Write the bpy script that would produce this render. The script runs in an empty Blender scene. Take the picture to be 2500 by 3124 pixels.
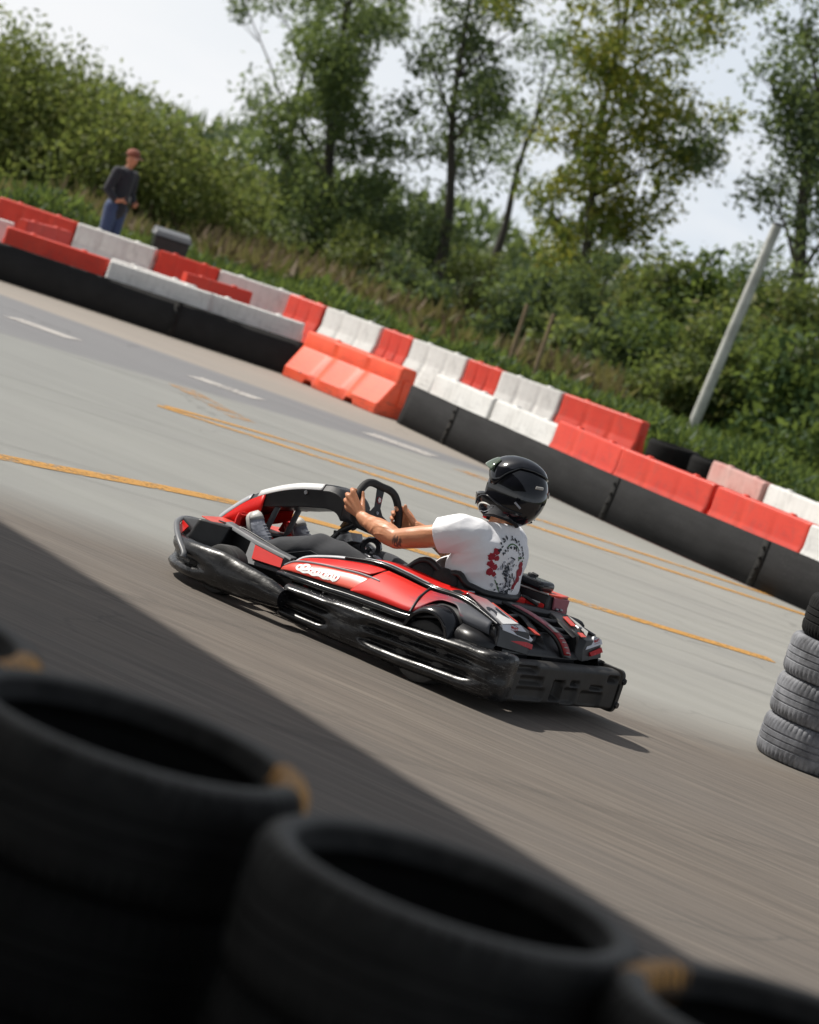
import bpy, bmesh, math, random
import numpy as np
from mathutils import Vector, Matrix, Quaternion, noise as mnoise
from mathutils.bvhtree import BVHTree
from math import sin, cos, pi, radians, sqrt, atan2

SC = bpy.context.scene
COL = SC.collection
rnd = random.Random(7)

# ------------------------------------------------------------------ helpers
class MB:
    def __init__(self):
        self.v = []; self.f = []; self.m = []
    def add(self, vs, fs, m=0):
        o = len(self.v)
        self.v += [tuple(p) for p in vs]
        for f in fs:
            self.f.append([i + o for i in f]); self.m.append(m)
        return self
    def box(self, c, s, m=0, rot=None):
        x, y, z = s[0]/2, s[1]/2, s[2]/2
        vs = [Vector(p) for p in ((-x,-y,-z),(x,-y,-z),(x,y,-z),(-x,y,-z),(-x,-y,z),(x,-y,z),(x,y,z),(-x,y,z))]
        if rot is not None: vs = [rot @ p for p in vs]
        vs = [p + Vector(c) for p in vs]
        return self.add(vs, [(0,3,2,1),(4,5,6,7),(0,1,5,4),(1,2,6,5),(2,3,7,6),(3,0,4,7)], m)
    def hexa(self, pts, m=0):           # 8 points: bottom ring, top ring
        return self.add(pts, [(0,3,2,1),(4,5,6,7),(0,1,5,4),(1,2,6,5),(2,3,7,6),(3,0,4,7)], m)
    def slab(self, poly, thick, m=0, n=None):      # 3-D planar polygon made solid
        P = [Vector(p) for p in poly]
        if n is None:
            n = Vector((0,0,0))
            for i in range(len(P)):
                n += P[i].cross(P[(i+1) % len(P)])
            n.normalize()
        else: n = Vector(n).normalized()
        c0 = sum(P, Vector())/len(P); P = [p - n*(p-c0).dot(n) for p in P]
        k = len(P)
        Q = [p - n*thick for p in P]
        fs = [list(range(k)), list(range(2*k-1, k-1, -1))]
        for i in range(k):
            j = (i+1) % k
            fs.append([i, i+k, j+k, j])
        return self.add(P+Q, fs, m)
    def loft(self, rings, closed=True, caps=True, m=0):
        n = len(rings[0]); vs = [p for r in rings for p in r]; fs = []
        for i in range(len(rings)-1):
            for j in range(n if closed else n-1):
                k = (j+1) % n
                fs.append((i*n+j, i*n+k, (i+1)*n+k, (i+1)*n+j))
        if caps and closed:
            fs.append(tuple(range(n-1, -1, -1))); b = (len(rings)-1)*n
            fs.append(tuple(range(b, b+n)))
        return self.add(vs, fs, m)
    def tube(self, pts, r, n=12, m=0, closed=False, caps=True, flat=(1,1), up=None):
        P = [Vector(p) for p in pts]; k = len(P)
        if not isinstance(r, (list, tuple)): r = [r]*k
        T = []
        for i in range(k):
            if closed: t = P[(i+1) % k] - P[i-1]
            else: t = P[min(i+1, k-1)] - P[max(i-1, 0)]
            T.append(t.normalized())
        a = Vector(up) if up else (Vector((0,0,1)) if abs(T[0].z) < .9 else Vector((1,0,0)))
        N = (a - T[0]*a.dot(T[0])).normalized(); rings = []
        for i in range(k):
            if i:
                N = (N - T[i]*N.dot(T[i])).normalized()
            B = T[i].cross(N)
            rings.append([P[i] + (N*cos(2*pi*j/n)*flat[0] + B*sin(2*pi*j/n)*flat[1])*r[i] for j in range(n)])
        if closed: rings.append(rings[0])
        return self.loft(rings, True, caps and not closed, m)
    def capsule(self, a, b, ra, rb, n=16, m=0, k=4):
        a = Vector(a); b = Vector(b); d = (b-a); L = d.length; d.normalize()
        pts = []; rs = []
        for i in range(k+1):
            t = pi/2*i/k; pts.append(a - d*ra*cos(t)*.999); rs.append(max(ra*sin(t), .0004))
        for i in range(1, 4): pts.append(a.lerp(b, i/4)); rs.append(ra+(rb-ra)*i/4)
        for i in range(k+1):
            t = pi/2*i/k; pts.append(b + d*rb*sin(t)*.999); rs.append(max(rb*cos(t), .0004))
        return self.tube(pts, rs, n, m)
    def chain(self, pts, rs, n=14, m=0):
        for i in range(len(pts)-1): self.capsule(pts[i], pts[i+1], rs[i], rs[i+1], n, m)
        return self
    def ball(self, c, r, n=16, m=0, rot=None):
        if not isinstance(r, (list, tuple)): r = (r, r, r)
        k = n//2; rings = []
        for i in range(k+1):
            t = pi*i/k; s = max(sin(t), .001)
            ring = [Vector((r[0]*s*cos(2*pi*j/n), r[1]*s*sin(2*pi*j/n), -r[2]*cos(t))) for j in range(n)]
            if rot is not None: ring = [rot @ p for p in ring]
            rings.append([p + Vector(c) for p in ring])
        return self.loft(rings, True, True, m)
    def lathe(self, prof, M=None, n=48, m=0, closed=False):     # prof: (r, z) about local z
        M = M or Matrix.Identity(4); rings = []
        for j in range(n):
            a = 2*pi*j/n
            rings.append([M @ Vector((r*cos(a), r*sin(a), z)) for r, z in prof])
        k = len(prof); vs = [p for r in rings for p in r]; fs = []
        for j in range(n):
            b = (j+1) % n
            for i in range(k if closed else k-1):
                q = (i+1) % k
                fs.append((j*k+i, b*k+i, b*k+q, j*k+q))
        return self.add(vs, fs, m)
    def grid(self, rows, m=0, flip=False):
        return self.loft(rows, False, False, m)
    def build(self, name, mats, parent=None, smooth=35, bevel=0, seg=2, solid=0, sub=0, recalc=True, loc=None, offset=-1):
        me = bpy.data.meshes.new(name)
        me.from_pydata(self.v, [], self.f)
        if not isinstance(mats, (list, tuple)): mats = [mats]
        for x in mats: me.materials.append(x)
        me.polygons.foreach_set('material_index', self.m)
        if recalc:
            bm = bmesh.new(); bm.from_mesh(me)
            bmesh.ops.remove_doubles(bm, verts=bm.verts, dist=1e-5)
            bmesh.ops.recalc_face_normals(bm, faces=bm.faces); bm.to_mesh(me); bm.free()
        if smooth:
            me.polygons.foreach_set('use_smooth', [True]*len(me.polygons))
            if smooth < 180: me.set_sharp_from_angle(angle=radians(smooth))
        me.update()
        o = bpy.data.objects.new(name, me); COL.objects.link(o)
        if parent: o.parent = parent
        if loc: o.location = loc
        if sub:
            q = o.modifiers.new('sub', 'SUBSURF'); q.levels = sub; q.render_levels = sub
        if solid:
            q = o.modifiers.new('solid', 'SOLIDIFY'); q.thickness = solid; q.offset = offset
        if bevel:
            q = o.modifiers.new('bevel', 'BEVEL'); q.width = bevel; q.segments = seg; q.limit_method = 'ANGLE'; q.angle_limit = radians(35)
            q.harden_normals = False
        return o

def tag(o, label=None, cat=None, group=None, kind=None):
    if label: o['label'] = label
    if cat: o['category'] = cat
    if group: o['group'] = group
    if kind: o['kind'] = kind
    return o
def empty(name, loc=(0,0,0), rz=0, label=None, cat=None, group=None):
    o = bpy.data.objects.new(name, None); COL.objects.link(o)
    o.location = loc; o.rotation_euler = (0,0,rz); o.empty_display_size = .2
    return tag(o, label, cat, group)
def dup(root, loc, rz=None, label=None, group=None):
    r = root.copy(); COL.objects.link(r); r.location = loc
    if rz is not None: r.rotation_euler = (0,0,rz)
    if label: r['label'] = label
    if group: r['group'] = group
    for ch in list(root.children):
        c = ch.copy(); COL.objects.link(c); c.parent = r
        for g in ch.children:
            d = g.copy(); COL.objects.link(d); d.parent = c
    return r
def bake(o):                                   # apply modifiers into plain mesh data
    bpy.context.view_layer.update()
    dg = bpy.context.evaluated_depsgraph_get()
    me = bpy.data.meshes.new_from_object(o.evaluated_get(dg))
    old = o.data; o.modifiers.clear(); o.data = me; me.name = old.name
    return o
def remesh(o, voxel, smooth=4, fac=.5):
    q = o.modifiers.new('r', 'REMESH'); q.mode = 'VOXEL'; q.voxel_size = voxel; q.use_smooth_shade = True
    if smooth:
        s = o.modifiers.new('s', 'SMOOTH'); s.factor = fac; s.iterations = smooth
    m = o.data.materials[0]
    bake(o)
    if not o.data.materials: o.data.materials.append(m)
    o.data.polygons.foreach_set('use_smooth', [True]*len(o.data.polygons))
    return o
def ss(a, b, x):
    t = min(1, max(0, (x-a)/(b-a))); return t*t*(3-2*t)
def lerpt(T, x):
    if x <= T[0][0]: return T[0][1]
    for (a, u), (b, w) in zip(T, T[1:]):
        if x <= b: return u + (w-u)*(x-a)/(b-a)
    return T[-1][1]
def catmull(pts, k=8, closed=False):
    P = [Vector(p) for p in pts]; n = len(P); out = []
    for i in range(n if closed else n-1):
        p0 = P[(i-1) % n] if closed or i else P[0]; p1 = P[i]; p2 = P[(i+1) % n]
        p3 = P[(i+2) % n] if closed or i+2 < n else P[-1]
        for j in range(k):
            t = j/k
            out.append(.5*((2*p1)+(p2-p0)*t+(2*p0-5*p1+4*p2-p3)*t*t+(3*p1-p0-3*p2+p3)*t**3))
    if not closed: out.append(P[-1])
    return out

# ------------------------------------------------------------------ materials
def new_mat(name):
    m = bpy.data.materials.new(name); m.use_nodes = True
    nt = m.node_tree; nt.nodes.clear()
    out = nt.nodes.new('ShaderNodeOutputMaterial')
    b = nt.nodes.new('ShaderNodeBsdfPrincipled')
    nt.links.new(b.outputs[0], out.inputs[0])
    return m, nt, b, out
class N:
    def __init__(s, nt): s.nt = nt
    def n(s, t, **k):
        x = s.nt.nodes.new('ShaderNode'+t)
        for a, v in k.items(): setattr(x, a, v)
        return x
    def l(s, a, b): s.nt.links.new(a, b)
    def val(s, x, sock):
        if isinstance(x, (int, float)): sock.default_value = x
        else: s.l(x, sock)
    def math(s, op, a, b=0, c=None, clamp=False):
        x = s.n('Math', operation=op, use_clamp=clamp); s.val(a, x.inputs[0]); s.val(b, x.inputs[1])
        if c is not None: s.val(c, x.inputs[2])
        return x.outputs[0]
    def obj(s): return s.n('TexCoord').outputs['Object']
    def mapping(s, v, scale=(1,1,1), rot=(0,0,0), loc=(0,0,0)):
        x = s.n('Mapping'); s.l(v, x.inputs[0])
        x.inputs['Scale'].default_value = scale; x.inputs['Rotation'].default_value = rot; x.inputs['Location'].default_value = loc
        return x.outputs[0]
    def noise(s, v, scale, detail=4, rough=.55, dist=0):
        x = s.n('TexNoise'); s.l(v, x.inputs['Vector']); x.inputs['Scale'].default_value = scale
        x.inputs['Detail'].default_value = detail; x.inputs['Roughness'].default_value = rough; x.inputs['Distortion'].default_value = dist
        return x.outputs['Fac']
    def ramp(s, f, stops):
        x = s.n('ValToRGB'); s.val(f, x.inputs[0]); e = x.color_ramp.elements
        while len(e) < len(stops): e.new(.5)
        for q, (p, c) in zip(e, stops):
            q.position = p; q.color = (c, c, c, 1) if isinstance(c, (int, float)) else (*c, 1)
        return x.outputs[0]
    def mix(s, f, a, b, mode='MIX'):
        x = s.n('MixRGB', blend_type=mode); s.val(f, x.inputs[0])
        for i, c in ((1, a), (2, b)):
            if isinstance(c, (tuple, list)): x.inputs[i].default_value = (*c, 1) if len(c) == 3 else c
            else: s.l(c, x.inputs[i])
        return x.outputs[0]
    def bump(s, h, strength, dist, b):
        x = s.n('Bump'); x.inputs['Strength'].default_value = strength; x.inputs['Distance'].default_value = dist
        s.l(h, x.inputs['Height']); s.l(x.outputs[0], b.inputs['Normal'])
    def sep(s, v):
        x = s.n('SeparateXYZ'); s.l(v, x.inputs[0]); return x.outputs

def surf(name, c1, c2=None, scale=8, rough=.5, rv=.12, bump=0, bdist=.002, bscale=None, metal=0, coat=0, stretch=(1,1,1), spec=.5, dirt=0, dirtc=(.11,.095,.075), dscale=4, scratch=0):
    m, nt, b, out = new_mat(name); g = N(nt)
    c2 = c2 or tuple(x*.75 for x in c1)
    v = g.mapping(g.obj(), stretch)
    f = g.noise(v, scale, 6, .6)
    col = g.mix(g.ramp(f, [(.35, 0), (.65, 1)]), c1, c2)
    rr = g.math('MULTIPLY_ADD', g.noise(v, scale*2.3, 5), rv*2, rough-rv)
    if dirt:
        d = g.ramp(g.noise(g.obj(), dscale, 8, .7), [(.5-.25*dirt, 0), (.78, 1)])
        d = g.math('MULTIPLY', d, dirt)
        col = g.mix(d, col, dirtc); rr = g.math('ADD', rr, g.math('MULTIPLY', d, .25), clamp=True)
    if scratch:
        sv = g.mapping(g.obj(), (1.2, 6, 26), (0, .12, 0))
        s1 = g.ramp(g.noise(sv, 5, 8, .72), [(.54, 0), (.68, 1)])
        big = g.ramp(g.noise(g.obj(), 2.6, 3), [(.40, 0), (.58, 1)])
        s1 = g.math('MULTIPLY', g.math('MULTIPLY', s1, big), scratch)
        col = g.mix(s1, col, (.30, .295, .28)); rr = g.math('ADD', rr, g.math('MULTIPLY', s1, .25), clamp=True)
    g.l(col, b.inputs['Base Color']); g.l(rr, b.inputs['Roughness'])
    b.inputs['Metallic'].default_value = metal
    b.inputs['Specular IOR Level'].default_value = spec
    if coat:
        b.inputs['Coat Weight'].default_value = coat; b.inputs['Coat Roughness'].default_value = .06
    if bump: g.bump(g.noise(v, bscale or scale*6, 5), bump, bdist, b)
    return m

M = {}
M['black_plastic'] = surf('black_plastic', (.012,.012,.014), (.02,.02,.022), 10, .38, .1, .15, .001, 180)
M['black_gloss'] = surf('black_gloss', (.008,.009,.012), (.012,.013,.016), 6, .16, .06, dirt=.15, dirtc=(.05,.05,.05))
M['scuffed_black'] = surf('scuffed_black', (.006,.0065,.008), (.010,.010,.0115), 7, .27, .16, .5, .005, 14, spec=.4, scratch=.62, dirt=.25, dirtc=(.05,.048,.045))
M['rear_black'] = surf('rear_black', (.014,.0135,.013), (.022,.021,.02), 7, .52, .1, .25, .003, 30, dirt=.5, dirtc=(.06,.052,.043))
M['grey_plastic'] = surf('grey_plastic', (.10,.105,.115), (.14,.145,.155), 6, .42, .1, dirt=.2)
M['light_grey'] = surf('light_grey', (.42,.43,.46), (.34,.35,.38), 6, .4, .1, dirt=.2)
M['red'] = surf('red_plastic', (.66,.012,.008), (.56,.010,.008), 5, .40, .08, coat=.0, spec=.22, dirt=.12, dirtc=(.2,.02,.015))
M['deep_red'] = surf('deep_red', (.36,.012,.018), (.28,.01,.016), 8, .4, .1, dirt=.2, dirtc=(.1,.03,.03))
M['dusty_pink'] = surf('dusty_pink', (.42,.13,.16), (.34,.10,.13), 9, .5, .1)
M['white'] = surf('white_vinyl', (.78,.78,.78), (.68,.68,.68), 6, .4, .1, dirt=.15)
M['dull_white'] = surf('dull_white', (.52,.51,.48), (.44,.43,.41), 8, .45, .1, dirt=.2)
M['steel'] = surf('steel', (.5,.5,.52), (.38,.38,.4), 20, .3, .1, metal=1)
M['dark_steel'] = surf('dark_steel', (.05,.05,.055), (.08,.08,.085), 20, .4, .12, metal=.6)
M['alloy'] = surf('alloy', (.42,.43,.44), (.3,.3,.32), 30, .38, .12, metal=.9)
M['rubber'] = surf('rubber', (.03,.03,.031), (.05,.048,.046), 9, .7, .1, .3, .002, 60, dirt=.35, dirtc=(.06,.055,.05))
M['pit_black'] = surf('pit_black', (.004,.004,.004), rough=.8)
M['panel_white'] = surf('panel_white', (.74,.76,.82), (.66,.68,.74), 6, .4, .1, dirt=.1)
M['reflector_red'] = surf('reflector_red', (.62,.02,.03), (.5,.015,.02), 30, .25, .1)
M['suede'] = surf('suede', (.012,.012,.013), (.018,.018,.019), 60, .75, .1, .4, .0012, 320)
M['brown_plastic'] = surf('amber_plastic', (.20,.10,.03), (.15,.075,.02), 9, .5, .1)

def light_red_mat():        # faded lower red of the pod with a soft sheen
    m, nt, b, out = new_mat('faded_red'); g = N(nt)
    v = g.obj(); n = g.noise(g.mapping(v, (1, 3, 3), (0, .6, 0)), 3, 5, .6)
    col = g.mix(g.ramp(n, [(.35, 0), (.7, 1)]), (.66, .035, .02), (.70, .13, .085))
    g.l(col, b.inputs['Base Color']); b.inputs['Roughness'].default_value = .3
    b.inputs['Coat Weight'].default_value = .0; b.inputs['Specular IOR Level'].default_value = .3
    return m
M['faded_red'] = light_red_mat()
def pod_mat():              # red vinyl fading to grey through diagonal streaks toward the tail
    m, nt, b, out = new_mat('pod_graphic'); g = N(nt)
    v = g.obj(); x, y, z = g.sep(v)
    s = g.noise(g.mapping(v, (1.3, 6, 14), (0, .75, 0)), 2.2, 5, .6)
    t = g.math('ADD', x, g.math('MULTIPLY', g.math('SUBTRACT', s, .5), .28))
    t = g.math('ADD', t, g.math('MULTIPLY', z, -.35))
    f = g.ramp(g.math('MULTIPLY_ADD', t, 2.0, -.22), [(.12, 0), (.42, .5), (.85, 1)])
    grey = g.mix(g.ramp(g.noise(v, 9, 5), [(.3, 0), (.7, 1)]), (.085, .09, .105), (.12, .125, .14))
    red = g.mix(g.ramp(s, [(.35, 0), (.7, 1)]), (.62, .014, .010), (.68, .03, .02))
    mar = g.mix(g.ramp(s, [(.4, 0), (.6, 1)]), (.22,.035,.06), (.36,.03,.05))
    c_ = g.mix(g.ramp(f, [(.05, 0), (.45, 1)]), grey, mar); c_ = g.mix(g.ramp(f, [(.5, 0), (.95, 1)]), c_, red)
    g.l(c_, b.inputs['Base Color']); b.inputs['Roughness'].default_value = .5
    b.inputs['Specular IOR Level'].default_value = .22
    return m
M['pod_graphic'] = pod_mat()
def plate_mat():            # number plate: pale grey with a red fade toward the front
    m, nt, b, out = new_mat('number_plate'); g = N(nt)
    x, y, z = g.sep(g.obj())
    n = g.noise(g.mapping(g.obj(), (1, 8, 1)), 8, 4)
    f = g.ramp(g.math('MULTIPLY_ADD', g.math('ADD', x, g.math('MULTIPLY', n, .08)), 5, -1.35), [(0, 0), (.5, 1)])
    g.l(g.mix(f, (.36, .36, .38), (.42, .17, .18)), b.inputs['Base Color']); b.inputs['Roughness'].default_value = .38
    return m
M['number_plate'] = plate_mat()

def skin_mat():
    m, nt, b, out = new_mat('skin'); g = N(nt); v = g.obj()
    n = g.noise(v, 14, 6, .6)
    col = g.mix(g.ramp(n, [(.3, 0), (.7, 1)]), (.62, .285, .15), (.54, .225, .112))
    # dark ink band on the left upper arm, dense line work round the right elbow
    def blob(c, r, soft):
        d = g.n('VectorMath', operation='DISTANCE'); g.l(v, d.inputs[0]); d.inputs[1].default_value = c
        return g.ramp(g.math('DIVIDE', d.outputs['Value'], r), [(1-soft, 1), (1, 0)])
    ink = g.ramp(g.noise(g.mapping(v, (90, 60, 26), (0, .3, 0)), 1, 2, .5), [(.40, 0), (.5, 1)])
    f1 = g.math('MULTIPLY', blob((.945, .335, .612), .042, .25), ink)
    w = g.n('TexWave', wave_type='RINGS', rings_direction='SPHERICAL'); g.l(g.mapping(v, (1,1,1)), w.inputs['Vector'])
    w.inputs['Scale'].default_value = 26; w.inputs['Distortion'].default_value = 16; w.inputs['Detail'].default_value = 2; w.inputs['Detail Scale'].default_value = 2.2
    f2 = g.math('MULTIPLY', blob((1.02, -.30, .52), .24, .2), g.ramp(w.outputs['Fac'], [(.42, 1), (.62, 0)]))
    f = g.math('MAXIMUM', f1, f2)
    col = g.mix(g.math('MULTIPLY', f, .85), col, (.035, .035, .04))
    g.l(col, b.inputs['Base Color'])
    g.l(g.math('MULTIPLY_ADD', n, .2, .36), b.inputs['Roughness'])
    b.inputs['Subsurface Weight'].default_value = .12; b.inputs['Subsurface Radius'].default_value = (.012, .005, .003); b.inputs['Subsurface Scale'].default_value = .6
    g.bump(g.noise(v, 60, 4), .12, .002, b)
    return m
M['skin'] = skin_mat()
def cloth(name, c1, c2, wr=.004, wscale=9, weave=900, rough=.85):
    m, nt, b, out = new_mat(name); g = N(nt); v = g.obj()
    n = g.noise(v, 7, 6, .6)
    g.l(g.mix(g.ramp(n, [(.3, 0), (.7, 1)]), c1, c2), b.inputs['Base Color'])
    b.inputs['Roughness'].default_value = rough; b.inputs['Sheen Weight'].default_value = .15
    h = g.math('ADD', g.math('MULTIPLY', g.noise(g.mapping(v, (1, 1, 1.6), (.2, .5, .3)), wscale, 4, .5, .8), 1), g.math('MULTIPLY', g.noise(v, weave, 2), .04))
    g.bump(h, .6, wr*3, b)
    return m
M['white_cotton'] = cloth('white_cotton', (.92,.92,.95), (.89,.89,.925), .004, 5)
M['denim'] = cloth('charcoal_denim', (.016,.018,.023), (.03,.033,.041), .002, 6, 1100)
M['grey_fabric'] = cloth('grey_fabric', (.27,.29,.35), (.34,.36,.42), .003, 20)
M['navy_cloth'] = cloth('navy_cloth', (.012,.014,.022), (.02,.022,.03), .006, 7)
M['blue_denim'] = cloth('blue_denim', (.035,.06,.14), (.05,.08,.17), .005, 9)
M['helmet'] = surf('helmet_gloss', (.0045,.005,.008), (.006,.007,.011), 4, .10, .04, coat=.55, spec=.4)
M['helmet_lining'] = surf('helmet_lining', (.012,.011,.013), (.02,.018,.02), 60, .9, .05)
def visor_mat():
    m, nt, b, out = new_mat('visor_tint'); g = N(nt)
    g.l(g.mix(g.noise(g.obj(), 9, 3), (.30,.38,.28), (.24,.32,.24)), b.inputs['Base Color']); b.inputs['Roughness'].default_value = .08
    b.inputs['Transmission Weight'].default_value = .75; b.inputs['IOR'].default_value = 1.45
    return m
M['visor'] = visor_mat()
M['print_red'] = surf('print_red', (.40,.012,.03), (.26,.008,.02), 60, .7, .05)
M['print_black'] = surf('print_black', (.015,.02,.03), (.03,.035,.05), 60, .8, .05)
M['print_green'] = surf('print_green', (.03,.12,.015), (.05,.16,.02), 60, .8, .05)
M['print_grey'] = surf('print_grey', (.36,.37,.42), (.5,.5,.55), 60, .8, .05)
M['eye_white'] = surf('eye_white', (.75,.75,.73), (.7,.7,.68), 30, .2, .05)
M['hair'] = surf('hair', (.02,.013,.008), (.035,.022,.014), 90, .6, .1)

# ------------------------------------------------------------------ camera, sun, sky
CAM_H = 2.26; PITCH = math.atan(592/6109); ROLL = radians(18)
Rv = Vector((1,0,0)); Fv = Vector((0, cos(PITCH), -sin(PITCH))); Uv = Vector((0, sin(PITCH), cos(PITCH)))
Xc = Rv*cos(ROLL) + Uv*sin(ROLL); Yc = -Rv*sin(ROLL) + Uv*cos(ROLL)
cd = bpy.data.cameras.new('camera'); cam = bpy.data.objects.new('camera', cd); COL.objects.link(cam)
cam.matrix_world = Matrix(((Xc.x,Yc.x,-Fv.x,0),(Xc.y,Yc.y,-Fv.y,0),(Xc.z,Yc.z,-Fv.z,CAM_H),(0,0,0,1)))
cd.sensor_fit = 'HORIZONTAL'; cd.sensor_width = 24; cd.lens = 85; cd.clip_end = 6000
cd.dof.use_dof = True; cd.dof.focus_distance = 15.3; cd.dof.aperture_fstop = 2.6
SC.camera = cam
LT = Vector((.80, -.32, -1)).normalized()           # direction the sunlight travels
sl = bpy.data.lights.new('sun', 'SUN'); sl.energy = 5.0; sl.angle = radians(.55); sl.color = (1, .95, .87)
sun = bpy.data.objects.new('sun', sl); COL.objects.link(sun); sun.location = (-30, 20, 40)
sun.rotation_euler = LT.to_track_quat('-Z', 'Y').to_euler()
W = bpy.data.worlds.new('World'); SC.world = W; W.use_nodes = True
def world():
    nt = W.node_tree; nt.nodes.clear(); g = N(nt)
    out = g.n('OutputWorld'); bg = g.n('Background'); g.l(bg.outputs[0], out.inputs[0])
    sky = g.n('TexSky', sky_type='NISHITA'); sky.sun_disc = False
    sky.sun_elevation = math.asin(-LT.z); sky.sun_rotation = atan2(-LT.x, -LT.y); sky.air_density = 1.2; sky.dust_density = 2.5
    tc = g.n('TexCoord'); v = tc.outputs['Generated']; x, y, z = g.sep(v)
    haze = g.ramp(z, [(0, 1), (.12, .96), (.19, .32), (.34, .08)])
    c = g.noise(g.mapping(v, (2.2, 2.2, 7)), 3.2, 7, .55)
    side = g.math('MULTIPLY_ADD', x, 2.2, .5, clamp=True)          # paler to the left, cooler to the right
    base = g.mix(side, (11.4, 11.5, 11.6), (7.3, 8.4, 9.7))
    cl = g.mix(g.ramp(c, [(.44, 0), (.74, 1)]), base, (11.2, 11.3, 11.5))
    hs = g.n('HueSaturation'); hs.inputs['Saturation'].default_value = .38; g.l(sky.outputs[0], hs.inputs['Color'])
    g.l(g.mix(haze, hs.outputs[0], cl), bg.inputs[0]); bg.inputs[1].default_value = .085
world()
SC.view_settings.view_transform = 'Standard'; SC.view_settings.look = 'None'; SC.view_settings.exposure = 0
SC.render.engine = 'CYCLES'; SC.cycles.use_denoising = True; SC.cycles.max_bounces = 8

# ------------------------------------------------------------------ go-kart (local: x forward, y left, z up)
KART = empty('go_kart', (.965, 15.063, 0), radians(146.3), 'red and black racing go-kart on the track with its driver aboard', 'go-kart')
def mir(pts): return [(p[0], -p[1], p[2]) for p in pts]
SD = (1, -1)

# chassis
mb = MB()
for s in SD:
    mb.tube(catmull([(2.1,.22*s,.075),(1.75,.30*s,.07),(1.2,.34*s,.07),(.7,.33*s,.08),(.25,.30*s,.12)], 6), .016, 10)
    mb.tube(catmull([(1.75,.30*s,.075),(1.78,.42*s,.12),(1.78,.52*s,.14)], 5), .014, 8)
for x, w in ((2.08,.22),(1.5,.31),(1.05,.34),(.55,.32)): mb.tube([(x,-w,.07),(x,w,.07)], .014, 8)
for s in SD:
    mb.tube(catmull([(1.25,.33*s,.09),(1.2,.5*s,.12),(1.1,.58*s,.15)], 4), .012, 8)
    mb.tube(catmull([(.75,.33*s,.09),(.72,.5*s,.12),(.8,.58*s,.15)], 4), .012, 8)
mb.build('chassis_frame', M['dark_steel'], KART, 60)
MB().slab([(2.1,.24,.05),(1.75,.32,.05),(.9,.36,.05),(.9,-.36,.05),(1.75,-.32,.05),(2.1,-.24,.05)], .006).build('floor_tray', M['black_plastic'], KART, 30)
mb = MB()                                            # inner floor side walls by the footwell
for s in SD:
    mb.slab([(2.12,.33*s,.06),(2.12,.34*s,.345),(1.93,.35*s,.36),(1.62,.36*s,.325),(1.5,.36*s,.30),(1.5,.36*s,.06)], .008)
mb.build('footwell_wall', M['black_plastic'], KART, 30, bevel=.003)

# front bumper: swept double-bulge moulding
def front_bumper():
    path = catmull([(1.30,.672,0),(1.55,.685,0),(1.80,.685,0),(2.01,.635,0),(2.16,.52,0),(2.25,.36,0),(2.30,.18,0),(2.315,0,0)], 9)
    path = path + [Vector((p.x, -p.y, 0)) for p in reversed(path[:-1])]
    k = len(path); rows = []
    for i, p in enumerate(path):
        t = (path[min(i+1, k-1)] - path[max(i-1, 0)]).normalized(); o = Vector((-t.y, t.x, 0))
        if o.dot(Vector((p.x-1.5, p.y, 0))) < 0: o = -o
        f = abs(i-(k-1)/2)/((k-1)/2)                       # 1 at the ends, 0 at the nose
        zt = lerpt([(0,.20),(.3,.215),(.55,.235),(.75,.25),(.9,.225),(1,.19)], f)
        zb = lerpt([(0,.045),(.5,.04),(.8,.045),(1,.085)], f)
        rec = ss(.30,.42,f)*(1-ss(.60,.74,f))               # recess between the bulges at the corner
        ring = []
        for j in range(26):
            a = j/25; z = zb + (zt-zb)*a
            up_ = sqrt(max(0, 1-((a-.74)/.27)**2)); lo = sqrt(max(0, 1-((a-.17)/.19)**2)); full = sqrt(max(0, 1-((a-.5)/.51)**2))
            d = (1-rec)*full*.064 + rec*max(up_*.066, lo*.062, .010)
            n_ = mnoise.noise(Vector((i*.35, a*3, 1.3)))*.006
            ring.append(p + o*(d+n_) + Vector((0,0,z)))
        ring.append(p - o*.05 + Vector((0,0,zt-.03))); ring.append(p - o*.05 + Vector((0,0,zb+.03)))
        rows.append(ring)
    m = MB().loft(rows, True, True)
    return m
fb = front_bumper().build('front_bumper', M['scuffed_black'], KART, 50)
for s in SD:                                            # dark moulded windows in the recess
    mb = MB(); mb.slab([(1.985,.665*s,.11),(1.90,.70*s,.11),(1.90,.70*s,.165),(1.985,.665*s,.165)] if s > 0 else [(1.985,-.665,.165),(1.90,-.70,.165),(1.90,-.70,.11),(1.985,-.665,.11)], .03)
    mb.build('bumper_window', M['pit_black'], fb, 30, bevel=.004)
hoop = catmull([(2.30,.22,.285),(2.325,.36,.29),(2.27,.50,.275),(2.18,.60,.245),(2.08,.68,.21),(1.99,.725,.165),(1.975,.74,.14)], 8)
mb = MB(); mb.tube(hoop, .011, 10, flat=(1,1.6)); mb.tube(mir(hoop), .011, 10, flat=(1,1.6)); mb.tube([(2.30,.22,.285),(2.345,0,.285),(2.30,-.22,.285)], .011, 10)
mb.build('bumper_hoop', M['grey_plastic'], KART, 60)

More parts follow.
